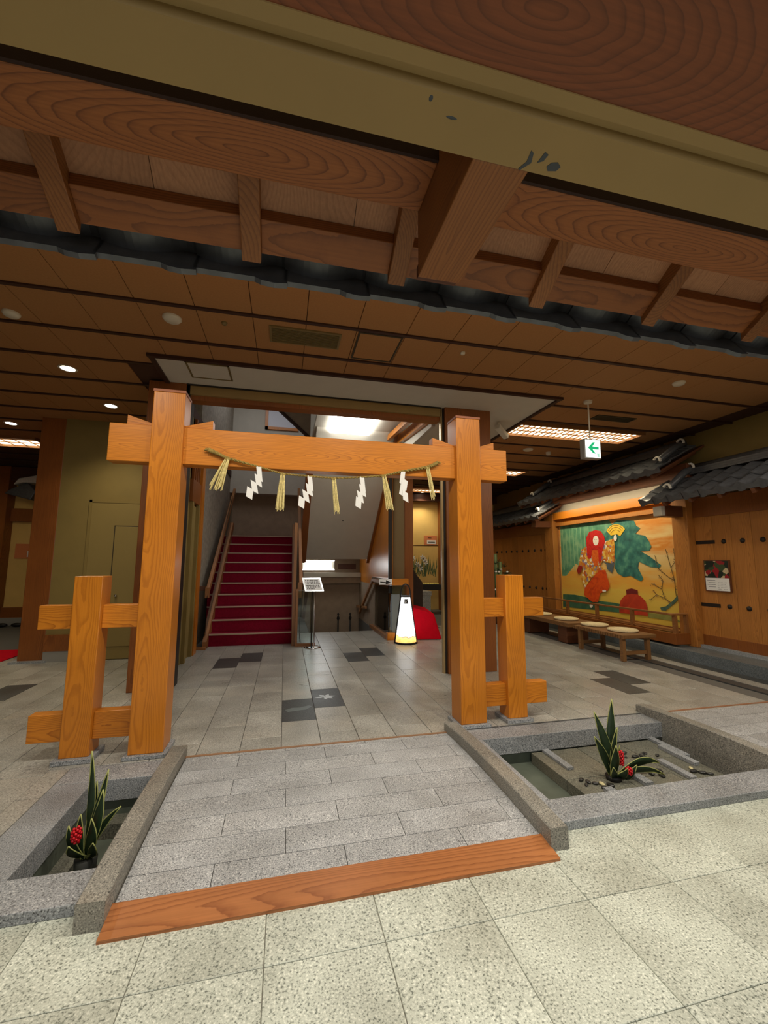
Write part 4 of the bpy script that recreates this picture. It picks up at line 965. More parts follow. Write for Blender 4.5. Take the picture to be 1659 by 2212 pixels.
for dy, dz_, w, h in ((0.028, 0.02, .022, .008), (-0.028, 0.02, .022, .008), (0, -0.055, .022, .010), (0.0, -0.018, .006, .02)): g.box(d, d + .0006, fy + dy - w / 2, fy + dy + w / 2, fz + dz_ - h / 2, fz + dz_ + h / 2)
part('painted_features', g, plain('paint_line', c255(110, 50, 56), 0.6), mu); lay[0] += 1
paint('painted_foot', 'foot', wh); paint('painted_hand', 'hand', wh); paint('painted_hand', 'hand2', wh)
part('frame', G().box(XM - .03, XM + .02, 5.86, 5.90, .36, 2.48).box(XM - .03, XM + .02, 9.26, 9.30, .36, 2.48).box(XM - .03, XM + .02, 5.90, 9.26, 0.36, 0.40), M['rail_y'], mu)

# ---- veranda with low railing in front of the mural
ve = thing('veranda', 'low timber veranda with a railing below the mural', 'veranda', (6.45, 7.7, 0.165))
part('floor_edge', G().box(6.24, 6.32, 5.71, 9.75, 0.20, 0.375), M['col_z'], ve, bevel=0.005)
part('end_board', G().box(6.32, XW - .14, 5.71, 5.77, 0.20, 0.375), M['col_z'], ve, bevel=0.005)
for i in range(4):
    part('floor_board', G().box(6.32 + .098 * i + .001, 6.32 + .098 * (i + 1) - .001, 5.90, 9.28, 0.34, 0.382), M['rail_y'], ve)
part('support', G().box(6.40, 6.48, 6.1, 6.25, 0.165, 0.34).box(6.40, 6.48, 8.9, 9.05, 0.165, 0.34), M['dark_y'], ve)
part('top_rail', G().box(6.27, 6.315, 5.78, 9.70, 0.655, 0.690), M['rail_y'], ve, bevel=0.005)
part('end_rail', G().box(6.20, 6.56, 5.72, 5.79, 0.662, 0.692), M['rail_y'], ve, bevel=0.005)
for y in (5.755, 6.63, 7.53, 8.45, 9.5): part('baluster', G().box(6.268, 6.318, y - .03, y + .03, 0.375, 0.656), M['rail_y'], ve)
part('wall_stub', G().box(6.50, 6.545, 5.725, 5.785, 0.375, 0.662), M['rail_y'], ve)
part('low_rail', G().box(6.28, 6.31, 5.78, 9.70, 0.40, 0.43), M['rail_y'], ve)

# ---- benches and cushions
def bench(label, loc, length, depth, h, legs, slats=True):
    b = thing('bench', label, 'bench', loc)
    x, y = loc[0], loc[1]; hx, hy = depth / 2, length / 2
    if slats:
        n = 22
        for i in range(n):
            yy = y - hy + length * (i + .5) / n
            part('seat_slat', G().box(x - hx, x + hx, yy - length / n * .36, yy + length / n * .36, h - 0.055, h - 0.002), M['bench'], b)
        part('seat_board', G().box(x - hx + .03, x + hx, y - hy, y + hy, h - 0.045, h - .001), M['bench'], b)
        for ly in (y - hy + .08, y + hy - .12):
            for lx in (x - hx + .06, x + hx - .10): part('leg', G().box(lx - .03, lx + .03, ly - .03, ly + .03, 0.008, h - .055), M['bench'], b)
            part('stretcher', G().box(x - hx + .09, x + hx - .13, ly - .02, ly + .02, 0.10, 0.15), M['bench'], b)
    else:
        part('seat_board', G().box(x - hx, x + hx, y - hy, y + hy, h - 0.075, h), M['bench'], b, bevel=0.006)
        for ly in legs: part('leg_block', G().box(x - hx + .08, x + hx - .1, ly - .13, ly + .13, 0.008, h - .075), M['dark_y'], b, bevel=0.006)
    return b
bench('slatted timber bench carrying the two nearest round cushions', (5.42, 6.17, 0), 1.16, 0.62, 0.405, None)
bench('solid timber bench on block legs beyond the slatted one', (5.50, 8.22, 0), 2.5, 0.66, 0.40, (7.25, 8.5, 9.2), False)
cl = ['round straw cushion nearest the viewer on the slatted bench', 'round straw cushion at the far end of the slatted bench', 'round straw cushion nearest on the solid bench', 'farthest round straw cushion, half hidden by the gate post']
for lab, (x, y) in zip(cl, ((5.47, 5.98), (5.46, 6.62), (5.50, 7.45), (5.50, 8.3))):
    z = 0.405 if y < 7 else 0.401
    c = thing('straw_cushion', lab, 'cushion', (x, y, z), 'round straw cushions')
    part('pad', G().lathe([(0.18, 0.0), (0.222, 0.006), (0.228, 0.018), (0.222, 0.030), (0.15, 0.036), (0.0, 0.037)], (x, y, z), 28), M['cushion'], c, smooth=True)
    g = G()
    for rr in (0.225, 0.19, 0.15, 0.11, 0.07): g.tube([(x + rr * math.cos(a), y + rr * math.sin(a), z + (0.030 if rr > .2 else 0.036)) for a in [k * math.pi / 14 for k in range(29)]], 0.004, 4, False)
    part('braid', g, M['cushion'], c)
# ---- calendar on the door
ca = thing('wall_calendar', 'wall calendar with dark picture and white date sheet on the door', 'calendar', (6.66, 5.265, 1.08))
part('board', G().box(6.645, 6.675, 5.07, 5.47, 1.075, 1.568), M['dark_y'], ca)
part('picture', G().box(6.642, 6.645, 5.085, 5.455, 1.29, 1.555), blotch('calendar_print', [c255(24, 34, 24), c255(60, 76, 44), c255(200, 180, 140), c255(150, 30, 36), c255(28, 40, 30)], 14, 0.5, vor=True), ca)
part('date_sheet', G().box(6.642, 6.645, 5.085, 5.455, 1.09, 1.288), M['paper'], ca)
g = G()
for r_ in range(5):
    for c_ in range(7):
        if (r_ * 7 + c_) % 9 != 4: g.box(6.6412, 6.642, 5.245 - .02 * c_, 5.257 - .02 * c_, 1.215 - .026 * r_, 1.223 - .026 * r_)
for r_ in range(4): g.box(6.6412, 6.642, 5.30, 5.43 - .02 * (r_ % 2), 1.245 - .034 * r_, 1.253 - .034 * r_)
part('print_lines', g, plain('print_grey', c255(140, 140, 146), 0.7), ca)

# ---- tiled roofs on the right wall
def wall_roof(name, label, y0, y1, xe, ze, slope, rows, pitch, ridge_y0, ridge_y1):
    a = math.atan(slope); L_ = 0.27
    r = thing(name, label, 'roof', (xe + .3, (y0 + y1) / 2, ze - .1), 'tiled roofs on the right wall')
    e = pantile(name + '_eave', pitch, L_ + .03, True, 0.015); t = pantile(name + '_tile', pitch, L_ + .03, False)
    n = int((y1 - y0) / pitch)
    # local x -> -Y, local y (down-slope) -> -X, so rotate 180 - ... about z by +90 then slope
    R = Matrix.Rotation(math.radians(90), 4, 'Z') @ Matrix.Rotation(-a, 4, 'X')
    rot = R.to_euler()
    for j in range(rows):
        d = L_ * (j + 1)
        for i in range(n):
            y = y0 + pitch * i
            x = xe + d * math.cos(a); z = ze + d * math.sin(a) + 0.012 * (j > 0)
            inst('eave_tile' if j == 0 else 'roof_tile', e if j == 0 else t, (x, y, z), r, rot)
    dx = L_ * rows * math.cos(a); dzz = L_ * rows * math.sin(a)
    g = G().prism([(xe + .03, ze - .045), (7.05, ze - .045 + (7.05 - xe - .03) * slope), (7.05, ze - 0.085 + (7.05 - xe - .03) * slope), (xe + .03, ze - .085)], 'y', y0 + .05, y1 - .05)
    part('roof_board', g, M['dark_y'], r)
    y = y0 + 0.2
    while y < y1:
        part('rafter', G().beam((xe + .02, y, ze - .12), (7.0, y, ze - .12 + (6.98 - xe) * slope), 0.05, 0.07), M['dark_y'], r); y += 0.45
    xr, zr_ = xe + dx, ze + dzz
    for k, (w, h) in enumerate(((0.20, 0.035), (0.17, 0.035), (0.14, 0.035))):
        part('ridge_course', G().box(xr - w / 2 + .03, 7.05, ridge_y0, ridge_y1, zr_ + .02 + .038 * k, zr_ + .053 + .038 * k), M['tile'], r)
    part('ridge_cap', G().tube([(xr + .06, ridge_y0, zr_ + .15), (xr + .06, ridge_y1, zr_ + .15)], 0.06, 10), M['tile'], r, smooth=True)
    for yy in (ridge_y0, ridge_y1):
        # side ridge down the verge and its pale mortar ends
        g = G().tube([(xr + .05, yy, zr_ + .14), (xr - .16, yy, zr_ + .06), (xe + .20, yy, ze + .17)], [.06, .06, .055], 9)
        part('side_ridge', g, M['tile'], r, smooth=True)
        for xx, zz, s in ((xr + .0, zr_ + .15, 1.0), (xe + .19, ze + .165, 1.0)):
            g = G()
            for q in range(7):
                an = math.radians(35 + 25 * q); g.ell((xx - .03, yy + .062 * math.cos(an), zz + .062 * math.sin(an)), (.028, .020, .020), 8, 5)
            part('mortar_end', g, M['mortar'], r, smooth=True)
    return r
wall_roof('near_roof', 'black tiled roof over the studded door at the right edge', 2.2, 5.98, 6.02, 2.60, 0.56, 3, 0.27, 2.2, 5.60)
wall_roof('mural_roof', 'long black tiled roof above the mural', 5.55, 9.88, 6.02, 3.10, 0.52, 3, 0.27, 5.75, 9.5)
wall_roof('far_roof', 'black tiled roof over the far studded door', 9.02, 13.0, 6.02, 2.68, 0.52, 3, 0.27, 9.3, 13.0)

# ================================================================== LAMPS AND CEILING FIXTURES
def lattice_lamp(label, x0, x1, y0, y1, nx, ny, z=ZC):
    t = thing('lattice_lamp', label, 'lamp', ((x0 + x1) / 2, (y0 + y1) / 2, z), 'lattice ceiling lamps')
    part('diffuser', G().box(x0, x1, y0, y1, z - .005, z + .01), M['lamp_lat'], t)
    part('frame', G().box(x0 - .04, x1 + .04, y0 - .04, y0, z - .05, z + .01).box(x0 - .04, x1 + .04, y1, y1 + .04, z - .05, z + .01).box(x0 - .04, x0, y0, y1, z - .05, z + .01).box(x1, x1 + .04, y0, y1, z - .05, z + .01), M['rail_y'], t)
    for i in range(1, nx): part('bar', G().box(x0 + (x1 - x0) * i / nx - .009, x0 + (x1 - x0) * i / nx + .009, y0, y1, z - .02, z - .005), M['rail_y'], t)
    for j in range(1, ny): part('cross_bar', G().box(x0, x1, y0 + (y1 - y0) * j / ny - .010, y0 + (y1 - y0) * j / ny + .010, z - .021, z - .006), M['rail_y'], t)
lattice_lamp('long lattice ceiling lamp beside the white soffit', 3.70, 6.06, 5.90, 6.44, 22, 3)
lattice_lamp('small lattice ceiling lamp seen between the right gate post and the far roof', 4.3, 5.75, 9.05, 9.55, 12, 3, ZC + .003)
lattice_lamp('lattice ceiling lamp glimpsed under the gate beam in the far room', 3.3, 5.0, 11.95, 12.5, 14, 3, ZC + .003)
lattice_lamp('lattice ceiling lamp at the far left picture edge', -7.2, -4.62, 8.83, 9.47, 12, 3, ZC + .003)

def downlight(label, x, y, lit=True, r=0.075):
    t = thing('ceiling_downlight', label, 'downlight', (x, y, ZC), 'round ceiling downlights')
    part('ring', G().lathe([(r, -0.002), (r + .022, -0.006), (r + .026, 0.0), (r, 0.0)], (x, y, ZC - .001), 20, False), M['offwhite'], t, smooth=True)
    part('lens', G().lathe([(0.001, 0), (r, 0), (r, 0.004), (.001, 0.004)], (x, y, ZC - .004), 20, False), M['lamp_dl'] if lit else M['offwhite'], t)
    if lit:
        d = bpy.data.lights.new('downlight_beam', 'SPOT'); d.energy = 52; d.color = (1, .86, .62); d.spot_size = math.radians(120); d.spot_blend = 0.8; d.shadow_soft_size = 0.07
        o = bpy.data.objects.new('downlight_beam', d); COL.objects.link(o); o.parent = t; o.location = (0, 0, -0.03)
downlight('lit downlight nearest the left gate post, first in its row', -2.6, 5.49)
downlight('lit downlight above the olive door, second in its row', -2.58, 6.72)
downlight('lit downlight washing the yellow wall of the far room', 4.3, 12.72)
downlight('lit downlight near the left picture edge, farthest back', -4.53, 8.0)
def disc(name, label, x, y, r, z=ZC, h=0.03, cat='speaker', m='offwhite'):
    single(name, G().lathe([(r, 0.0), (r, -h * .4), (r * .8, -h), (0.001, -h)], (x, y, z), 20, False), M[m], label, cat, smooth=True)
disc('smoke_detector', 'round white ceiling disc left of the air vent', -1.11, 4.06, 0.085, cat='detector')
disc('sprinkler_head', 'tiny sprinkler in the tile between disc and air vent', -0.64, 4.03, 0.028, h=.02, cat='sprinkler', m='ventm')
disc('sprinkler_head', 'tiny sprinkler right of the ceiling inspection panel', 1.83, 4.02, 0.028, h=.02, cat='sprinkler', m='offwhite')
disc('ceiling_speaker', 'pale ceiling disc high at the right before the exit sign', 4.82, 4.08, 0.075, cat='speaker')
disc('ceiling_speaker', 'pale ceiling disc beyond the long lattice lamp', 4.72, 7.33, 0.10, cat='speaker')
disc('smoke_detector', 'small pale detector beyond the long lattice lamp', 5.25, 7.43, 0.05, h=.06, cat='detector')
disc('ceiling_speaker', 'pale disc at the far left edge of the hall ceiling', -2.55, 4.33, 0.07, cat='speaker')
def vent(label, x0, x1, y0, y1, n, m='ventm'):
    v = thing('air_vent', label, 'vent', ((x0 + x1) / 2, (y0 + y1) / 2, ZC))
    part('back', G().box(x0, x1, y0, y1, ZC - .006, ZC), M['ventd'], v)
    part('frame', G().box(x0 - .02, x1 + .02, y0 - .02, y0, ZC - .014, ZC).box(x0 - .02, x1 + .02, y1, y1 + .02, ZC - .014, ZC).box(x0 - .02, x0, y0, y1, ZC - .014, ZC).box(x1, x1 + .02, y0, y1, ZC - .014, ZC), M[m], v)
    for i in range(n):
        y = y0 + (y1 - y0) * (i + .5) / n; part('slat', G().box(x0, x1, y - .004, y + .004, ZC - .012, ZC - .004), M[m], v)
vent('olive slotted air vent in the ceiling above the gate', -0.20, 0.47, 3.98, 4.24, 12)
vent('dark slotted air vent in the ceiling above the exit sign', 4.68, 5.35, 5.32, 5.47, 7, 'ventd')
ipn = thing('inspection_panel', 'square inspection panel flush in the ceiling right of the vent', 'panel', (0.88, 4.14, ZC))
part('leaf', G().box(0.67, 1.09, 3.89, 4.39, ZC - .010, ZC - .001), M['ceil'], ipn)
part('frame', G().box(0.65, 1.11, 3.865, 3.885, ZC - .012, ZC).box(0.65, 1.11, 4.395, 4.415, ZC - .012, ZC).box(0.65, 0.667, 3.885, 4.395, ZC - .012, ZC).box(1.093, 1.11, 3.885, 4.395, ZC - .012, ZC), M['ventd'], ipn)
# exit sign
ex = thing('exit_sign', 'hanging white and green exit sign with a left arrow', 'sign', (4.13, 4.85, 2.97))
part('housing', G().box(3.99, 4.26, 4.84, 4.93, 2.955, 3.235), M['grey'], ex, bevel=0.006)
part('face', G().box(4.01, 4.245, 4.834, 4.84, 2.97, 3.22), M['exit_w'], ex)
part('arrow', G().prism([(4.045, 3.105), (4.125, 3.185), (4.165, 3.185), (4.115, 3.125), (4.215, 3.125), (4.215, 3.085), (4.115, 3.085), (4.165, 3.025), (4.125, 3.025)], 'y', 4.831, 4.8335), M['exit_g'], ex, label='green left arrow')
part('pictogram', G().box(4.19, 4.232, 4.831, 4.8335, 2.98, 2.986).box(4.19, 4.195, 4.831, 4.8335, 2.986, 3.03).box(4.227, 4.232, 4.831, 4.8335, 2.986, 3.03).box(4.205, 4.217, 4.831, 4.8335, 2.995, 3.025), M['exit_g'], ex)
part('rod', G().cyl((4.125, 4.88, 3.235), (4.125, 4.88, 3.77), 0.010, 10), M['offwhite'], ex)
part('canopy', G().lathe([(0.06, 0), (0.055, -0.03), (0.02, -0.04), (0.001, -.04)], (4.125, 4.88, ZC - .001), 16, False), M['offwhite'], ex)
# ceiling camera near the column
cc = thing('security_camera', 'small white security camera under the soffit beside the right column', 'camera', (3.35, 6.0, 3.78))
part('mount', G().cyl((3.32, 5.95, 3.78), (3.32, 5.95, 3.70), 0.022, 10), M['offwhite'], cc)
part('body', G().beam((3.26, 5.90, 3.69), (3.50, 6.05, 3.58), 0.09, 0.08), M['offwhite'], cc, bevel=0.01)
part('lens', G().cyl((3.49, 6.05, 3.585), (3.52, 6.065, 3.57), 0.028, 10), M['black'], cc)
# stair lamps
sl_ = thing('square_ceiling_lamp', 'bright square lamp on the stair hall ceiling', 'lamp', (1.15, 7.4, 4.0))
part('shade', G().box(0.73, 1.50, 6.80, 7.70, 3.93, 3.985), M['lamp_w'], sl_, bevel=0.02)
part('base', G().box(0.76, 1.47, 6.78, 7.72, 3.985, 4.0), M['offwhite'], sl_)
disc('smoke_detector', 'round detector just in front of the square stair lamp', 1.13, 6.68, 0.09, 4.0, cat='detector')
wlp = thing('wall_lamp', 'oblong white wall lamp above the stairs leading down', 'lamp', (0.88, 11.6, 1.33))
part('case', G().box(0.43, 1.33, 11.55, 11.70, 1.31, 1.58), M['offwhite'], wlp)
part('tube_cover', G().box(0.52, 1.24, 11.52, 11.55, 1.36, 1.53), M['lamp_wall'], wlp, bevel=0.01)
part('case_edge', G().box(0.43, 1.33, 11.53, 11.55, 1.31, 1.33).box(0.43, 1.33, 11.53, 11.55, 1.56, 1.58), M['lamp_wall'], wlp)
single('wall_spot', G().box(0.06, 0.14, 12.12, 12.19, 4.05, 4.20), M['chrome'], 'small metal wall spot above the landing, just under the gate beam', 'lamp')
pc = thing('framed_picture', 'orange framed pale picture high in the stair hall', 'picture', (-0.4, 11.88, 5.3))
part('frame', G().box(-0.66, -0.58, 11.85, 11.9, 5.25, 6.1).box(-0.66, 0.25, 11.85, 11.9, 5.25, 5.33), M['gate_z'], pc)
part('sheet', G().box(-0.58, 0.25, 11.87, 11.89, 5.33, 6.1), plain('pale_sheet', c255(214, 216, 226), 0.5), pc)

# ================================================================== THINGS IN THE HALL
# notice stand
ns = thing('notice_stand', 'slim metal notice stand with a tilted printed board by the stairs', 'stand', (0.53, 7.78, 0))
part('foot', G().lathe([(0.001, 0.0), (0.15, 0.0), (0.15, 0.008), (0.12, 0.018), (0.02, 0.022), (.001, .022)], (0.53, 7.78, 0), 28, False), M['chrome'], ns, smooth=True)
part('pole', G().cyl((0.505, 7.78, 0.02), (0.505, 7.80, 1.06), 0.011, 10), M['iron'], ns, smooth=True)
part('pole', G().cyl((0.545, 7.78, 0.02), (0.545, 7.80, 1.06), 0.009, 10), M['steel'], ns, smooth=True)
def tilt(x0, x1, v0, v1, off):  # board plane: v 0..1 bottom->top, leaning back
    def P(x, v): return (x + 0.02 - v * 0.055, 7.70 + v * 0.19 - off * .75, 0.985 + v * 0.235 - off * -.6)
    return [P(x0, v0), P(x1, v0), P(x1, v1), P(x0, v1)]
def tslab(x0, x1, v0, v1, o0, o1):
    a = tilt(x0, x1, v0, v1, o0); b = tilt(x0, x1, v0, v1, o1)
    return G().add(a + b, [(0, 1, 2, 3), (7, 6, 5, 4), (0, 4, 5, 1), (1, 5, 6, 2), (2, 6, 7, 3), (3, 7, 4, 0)])
part('board', tslab(0.35, 0.685, 0, 1, 0, 0.018), M['steel'], ns)
part('sheet', tslab(0.375, 0.665, 0.06, 0.90, 0.018, 0.020), M['paper'], ns)
g = G()
for r_ in range(6):
    v = 0.80 - 0.125 * r_; x = 0.395
    while x < 0.62 - (0.1 if r_ == 5 else 0):
        w = random.uniform(.012, .03); q = tslab(x, x + w, v - .028, v + .028, 0.020, 0.0206); g.add(q.v, q.f); x += w + random.uniform(.006, .014)
part('print_lines', g, M['iron'], ns)
# lantern sign
lx, ly = 2.29, 7.87
ln = thing('lantern_sign', 'tall glowing tapered lantern sign with black hoop and arrow mark', 'lantern', (lx, ly, 0))
lm, nt, bb = new_mat('lantern_paper'); L = nt.links.new
tc = nt.nodes.new('ShaderNodeTexCoord'); sp = nt.nodes.new('ShaderNodeSeparateXYZ'); L(tc.outputs['Object'], sp.inputs[0])
nz = nt.nodes.new('ShaderNodeTexNoise'); nz.inputs['Scale'].default_value = 9; nz.inputs['Detail'].default_value = 4; L(tc.outputs['Object'], nz.inputs['Vector'])
ma = nt.nodes.new('ShaderNodeMath'); ma.operation = 'MULTIPLY_ADD'; L(nz.outputs['Fac'], ma.inputs[0]); ma.inputs[1].default_value = -0.28; L(sp.outputs['Z'], ma.inputs[2])
r_ = ramp(nt, [(0.0, c255(220, 150, 80)), (0.06, c255(250, 200, 110)), (0.10, c255(248, 214, 140)), (0.12, c255(150, 130, 90)), (0.135, c255(250, 246, 236)), (0.16, (0.95, 0.97, 1.0))])
mr = nt.nodes.new('ShaderNodeMapRange'); mr.inputs['From Min'].default_value = -0.60; mr.inputs['From Max'].default_value = 0.75; L(ma.outputs[0], mr.inputs['Value']); L(mr.outputs[0], r_.inputs['Fac'])
L(r_.outputs['Color'], bb.inputs['Base Color']); L(r_.outputs['Color'], bb.inputs['Emission Color']); bb.inputs['Emission Strength'].default_value = 1.1
part('shade', G().lathe([(0.205, 0.02), (0.085, 0.865)], (lx, ly, 0), 32, False), lm, ln, smooth=True)
part('base_ring', G().lathe([(0.001, 0.0), (0.225, 0.0), (0.225, 0.025), (0.205, 0.03), (0.001, 0.03)], (lx, ly, 0), 32, False), M['black'], ln, smooth=True)
part('top_ring', G().lathe([(0.09, 0.86), (0.098, 0.86), (0.098, 0.885), (0.09, 0.885)], (lx, ly, 0), 28, False), M['black'], ln, smooth=True)
hp = [(lx - .215, ly, 0.02), (lx - .096, ly, 0.87)] + [(lx - .092 * math.cos(a), ly, 0.93 + .17 * math.sin(a)) for a in [i * math.pi / 12 for i in range(13)]] + [(lx + .096, ly, 0.87), (lx + .215, ly, 0.02)]
part('hoop', G().tube(hp, 0.014, 8), M['black'], ln, smooth=True)
def cone_patch(pts, o):
    vs = []
    for u, z in pts:
        rr = 0.205 - 0.12 * (z - .02) / .845 + o; a = -math.pi / 2 - 0.17 + u / 0.12; vs.append((lx + rr * math.cos(a), ly + rr * math.sin(a), z))
    return vs
def cone_strip(g, u0, u1, z0, z1, o):
    n = 6
    for q in range(n):
        a_, b_ = u0 + (u1 - u0) * q / n, u0 + (u1 - u0) * (q + 1) / n
        g.add(cone_patch([(a_, z0), (b_, z0), (b_, z1), (a_, z1)], o), [(0, 1, 2, 3)])
g = G(); cone_strip(g, -.044, .044, .735, .825, .003)
part('arrow_plate', g, M['black'], ln, label='dark square with a white arrow to the lower left')
g = G(); cone_strip(g, -.028, .026, .747, .756, .005); cone_strip(g, -.030, -.020, .747, .800, .005)
for q in range(6):
    t0, t1 = q / 6, (q + 1) / 6
    g.add(cone_patch([(-.022 + .050 * t0, .760 + .048 * t0), (-.016 + .050 * t0, .752 + .048 * t0), (-.016 + .050 * t1, .752 + .048 * t1), (-.022 + .050 * t1, .760 + .048 * t1)], .005), [(0, 1, 2, 3)])
part('arrow', g, M['paper'], ln)
# railing with glass beside the stairs down
rl = thing('stair_balustrade', 'glass balustrade with steel topped rail beside the stairs down', 'balustrade', (2.05, 8.8, 0))
part('kerb', G().box(1.99, 2.14, 8.30, 9.9, 0.0, 0.075), M['rail_y'], rl, bevel=0.005)
part('foot_block', G().box(2.00, 2.16, 8.16, 8.30, 0.0, 0.14), M['gate_z'], rl, bevel=0.005)
part('glass_pane', G().box(2.055, 2.067, 8.3, 9.6, 0.075, 1.06), M['glass'], rl)
part('glass_pane', G().box(2.08, 2.42, 8.25, 8.262, 0.075, 1.06), M['glass'], rl)
part('rail_side', G().box(1.98, 2.10, 8.2, 9.6, 1.06, 1.19), M['chrome'], rl, bevel=0.004)
part('rail_front', G().box(2.10, 2.45, 8.2, 8.32, 1.06, 1.19), M['gate_x'], rl, bevel=0.004)
part('arrow_sign', G().box(1.84, 2.10, 8.188, 8.20, 1.075, 1.185), M['paper'], rl, label='white plate with black right pointing arrow')
part('arrow', G().prism([(1.86, 1.138), (1.975, 1.128), (1.978, 1.168), (2.085, 1.115), (1.97, 1.082), (1.972, 1.110), (1.86, 1.118)], 'y', 8.184, 8.1875), M['black'], rl)
part('handrail', G().beam((1.96, 8.3, 1.12), (1.98, 9.55, 1.12), 0.05, 0.06), M['rail_y'], rl)
part('handrail', G().beam((1.98, 9.50, 1.12), (1.98, 11.2, 0.20), 0.05, 0.07), M['rail_y'], rl)
part('handrail_turn', G().beam((1.98, 10.3, 0.42), (1.98, 11.6, 0.32), 0.05, 0.06), M['rail_y'], rl)
# lower-flight finials seen over the floor edge
for i, (x, l) in enumerate(((1.42, 'slim dark rail finial rising from the lower stairs, left one'), (1.74, 'slim dark rail finial rising from the lower stairs, right one'))):
    f = thing('rail_finial', l, 'finial', (x, 11.25, -1.468), 'finials of the lower stair rail')
    part('pole', G().cyl((x, 11.25, -1.468), (x, 11.25, 0.05), 0.020, 8), M['iron'], f, smooth=True)
    part('tip', G().lathe([(0.015, 0), (0.045, 0.05), (0.015, 0.12), (0.03, 0.16), (0.001, 0.20)], (x, 11.25, 0.0), 10, False), M['iron'], f, smooth=True)
# stairs down (dim)
sd_ = thing('lower_staircase', 'dim stairs leading down behind the notice stand', 'stairs', (1.28, 10.2, -2.5))
for i in range(7): part('step', G().box(0.52, 2.04, 9.45 + .28 * i, 9.76 + .28 * i, -2.5, -0.21 * (i + 1)), M['brownwall'], sd_)
# red felt covered stand
rf = thing('felt_covered_stand', 'low stand draped in bright red felt beside the lantern', 'stand', (2.8, 8.35, 0))
g = G()
ringb = [(2.46, 8.10), (3.06, 8.02), (3.10, 8.08), (3.14, 8.9), (2.46, 9.0)]
ringt = [(2.50, 8.26), (2.95, 8.18), (3.00, 8.24), (3.02, 8.85), (2.50, 8.9)]
zt = [0.62, 0.50, 0.48, 0.55, 0.66]
vs = [(x, y, 0.004) for x, y in ringb] + [(x * .4 + a * .6, y * .4 + b * .6, z * .62 + .02 * ((i % 2) * 2 - 1)) for i, ((x, y), (a, b), z) in enumerate(zip(ringb, ringt, zt))] + [(x, y, z) for (x, y), z in zip(ringt, zt)]
fs = [(4, 3, 2, 1, 0), (10, 11, 12, 13, 14)] + [(i + 5 * k, (i + 1) % 5 + 5 * k, (i + 1) % 5 + 5 * (k + 1), i + 5 * (k + 1)) for i in range(5) for k in range(2)]
g.add(vs, fs)
o = part('felt_cloth', g, M['felt'], rf, bevel=0.025, seg=3)
part('frame', G().box(2.56, 2.92, 8.32, 8.8, 0.0, 0.42), M['dark_x'], rf)
# stone basin
sb = thing('stone_basin', 'grey stone hand washing trough behind the red stand', 'basin', (3.4, 10.9, 0))
part('front_stone', G().box(3.42, 3.67, 10.3, 10.52, 0.0, 0.68), M['gran_cop'], sb, bevel=0.01)
part('rear_stone', G().box(3.42, 3.67, 11.3, 11.52, 0.0, 0.68), M['gran_cop'], sb, bevel=0.01)
part('lid_stone', G().box(3.40, 3.69, 10.28, 11.55, 0.68, 0.79), M['gran_cop'], sb, bevel=0.01)
part('bed_stone', G().box(2.95, 3.42, 10.4, 11.5, 0.0, 0.22), M['gran_cop'], sb, bevel=0.01)
part('rocks', G().ell((3.22, 10.75, 0.34), (.18, .16, .13)).ell((3.18, 10.8, 0.52), (.13, .12, .08)), M['stonewall'], sb, smooth=True)
# dark carved board behind the rail
db = thing('carved_stump', 'dark gnarled wooden stump ornament behind the balustrade', 'ornament', (2.92, 9.6, 0))
part('body', G().prism([(2.62, 0.0), (3.20, 0.0), (3.20, 1.05), (3.06, 1.22), (2.96, 1.38), (2.80, 1.38), (2.74, 1.26), (2.58, 1.12), (2.54, 1.0)], 'y', 9.52, 9.72), plain('dark_stump', c255(50, 34, 26), 0.7, noise=0.3, nscale=10), db, bevel=0.03)
part('rim', G().box(2.78, 2.98, 9.50, 9.74, 1.37, 1.40), M['black'], db)
# table with yellow tray and sanitiser bottle
tb = thing('side_table', 'black side table with a tray by the yellow wall', 'table', (4.5, 12.4, 0))
part('top', G().box(3.95, 5.0, 12.1, 12.7, 0.80, 0.85), M['black'], tb)
for x in (4.0, 4.95):
    for y in (12.13, 12.67): part('leg', G().box(x - .035, x + .035, y - .03, y + .03, 0, 0.80), M['black'], tb)
part('apron', G().box(4.02, 4.93, 12.12, 12.68, 0.70, 0.80), M['black'], tb)
tr = thing('tray_of_charms', 'tray of small pale yellow charms on the black table', 'tray', (4.35, 12.3, 0.85))
part('tray', G().box(4.05, 4.62, 12.12, 12.5, 0.85, 0.865), M['black'], tr)
ch = mesh_of(G().ell((0, 0, .02), (.035, .03, .02), 8, 5), True, 'charm'); ch.materials.append(plain('charm_yellow', c255(236, 222, 120), 0.6))
for i in range(7):
    for j in range(3): inst('charm', ch, (4.10 + .078 * i, 12.18 + .11 * j, 0.865), tr)
bo = thing('sanitizer_bottle', 'white pump bottle at the right end of the black table', 'bottle', (4.82, 12.3, 0.85))
part('body', G().lathe([(0.001, 0), (0.06, 0), (0.062, 0.12), (0.05, 0.15), (0.018, 0.17), (.018, .19), (.001, .19)], (4.82, 12.3, .85), 16, False), M['paper'], bo, smooth=True)
part('pump', G().cyl((4.82, 12.3, 1.04), (4.82, 12.3, 1.10), 0.008, 8).box(4.78, 4.84, 12.29, 12.31, 1.10, 1.115), M['paper'], bo)
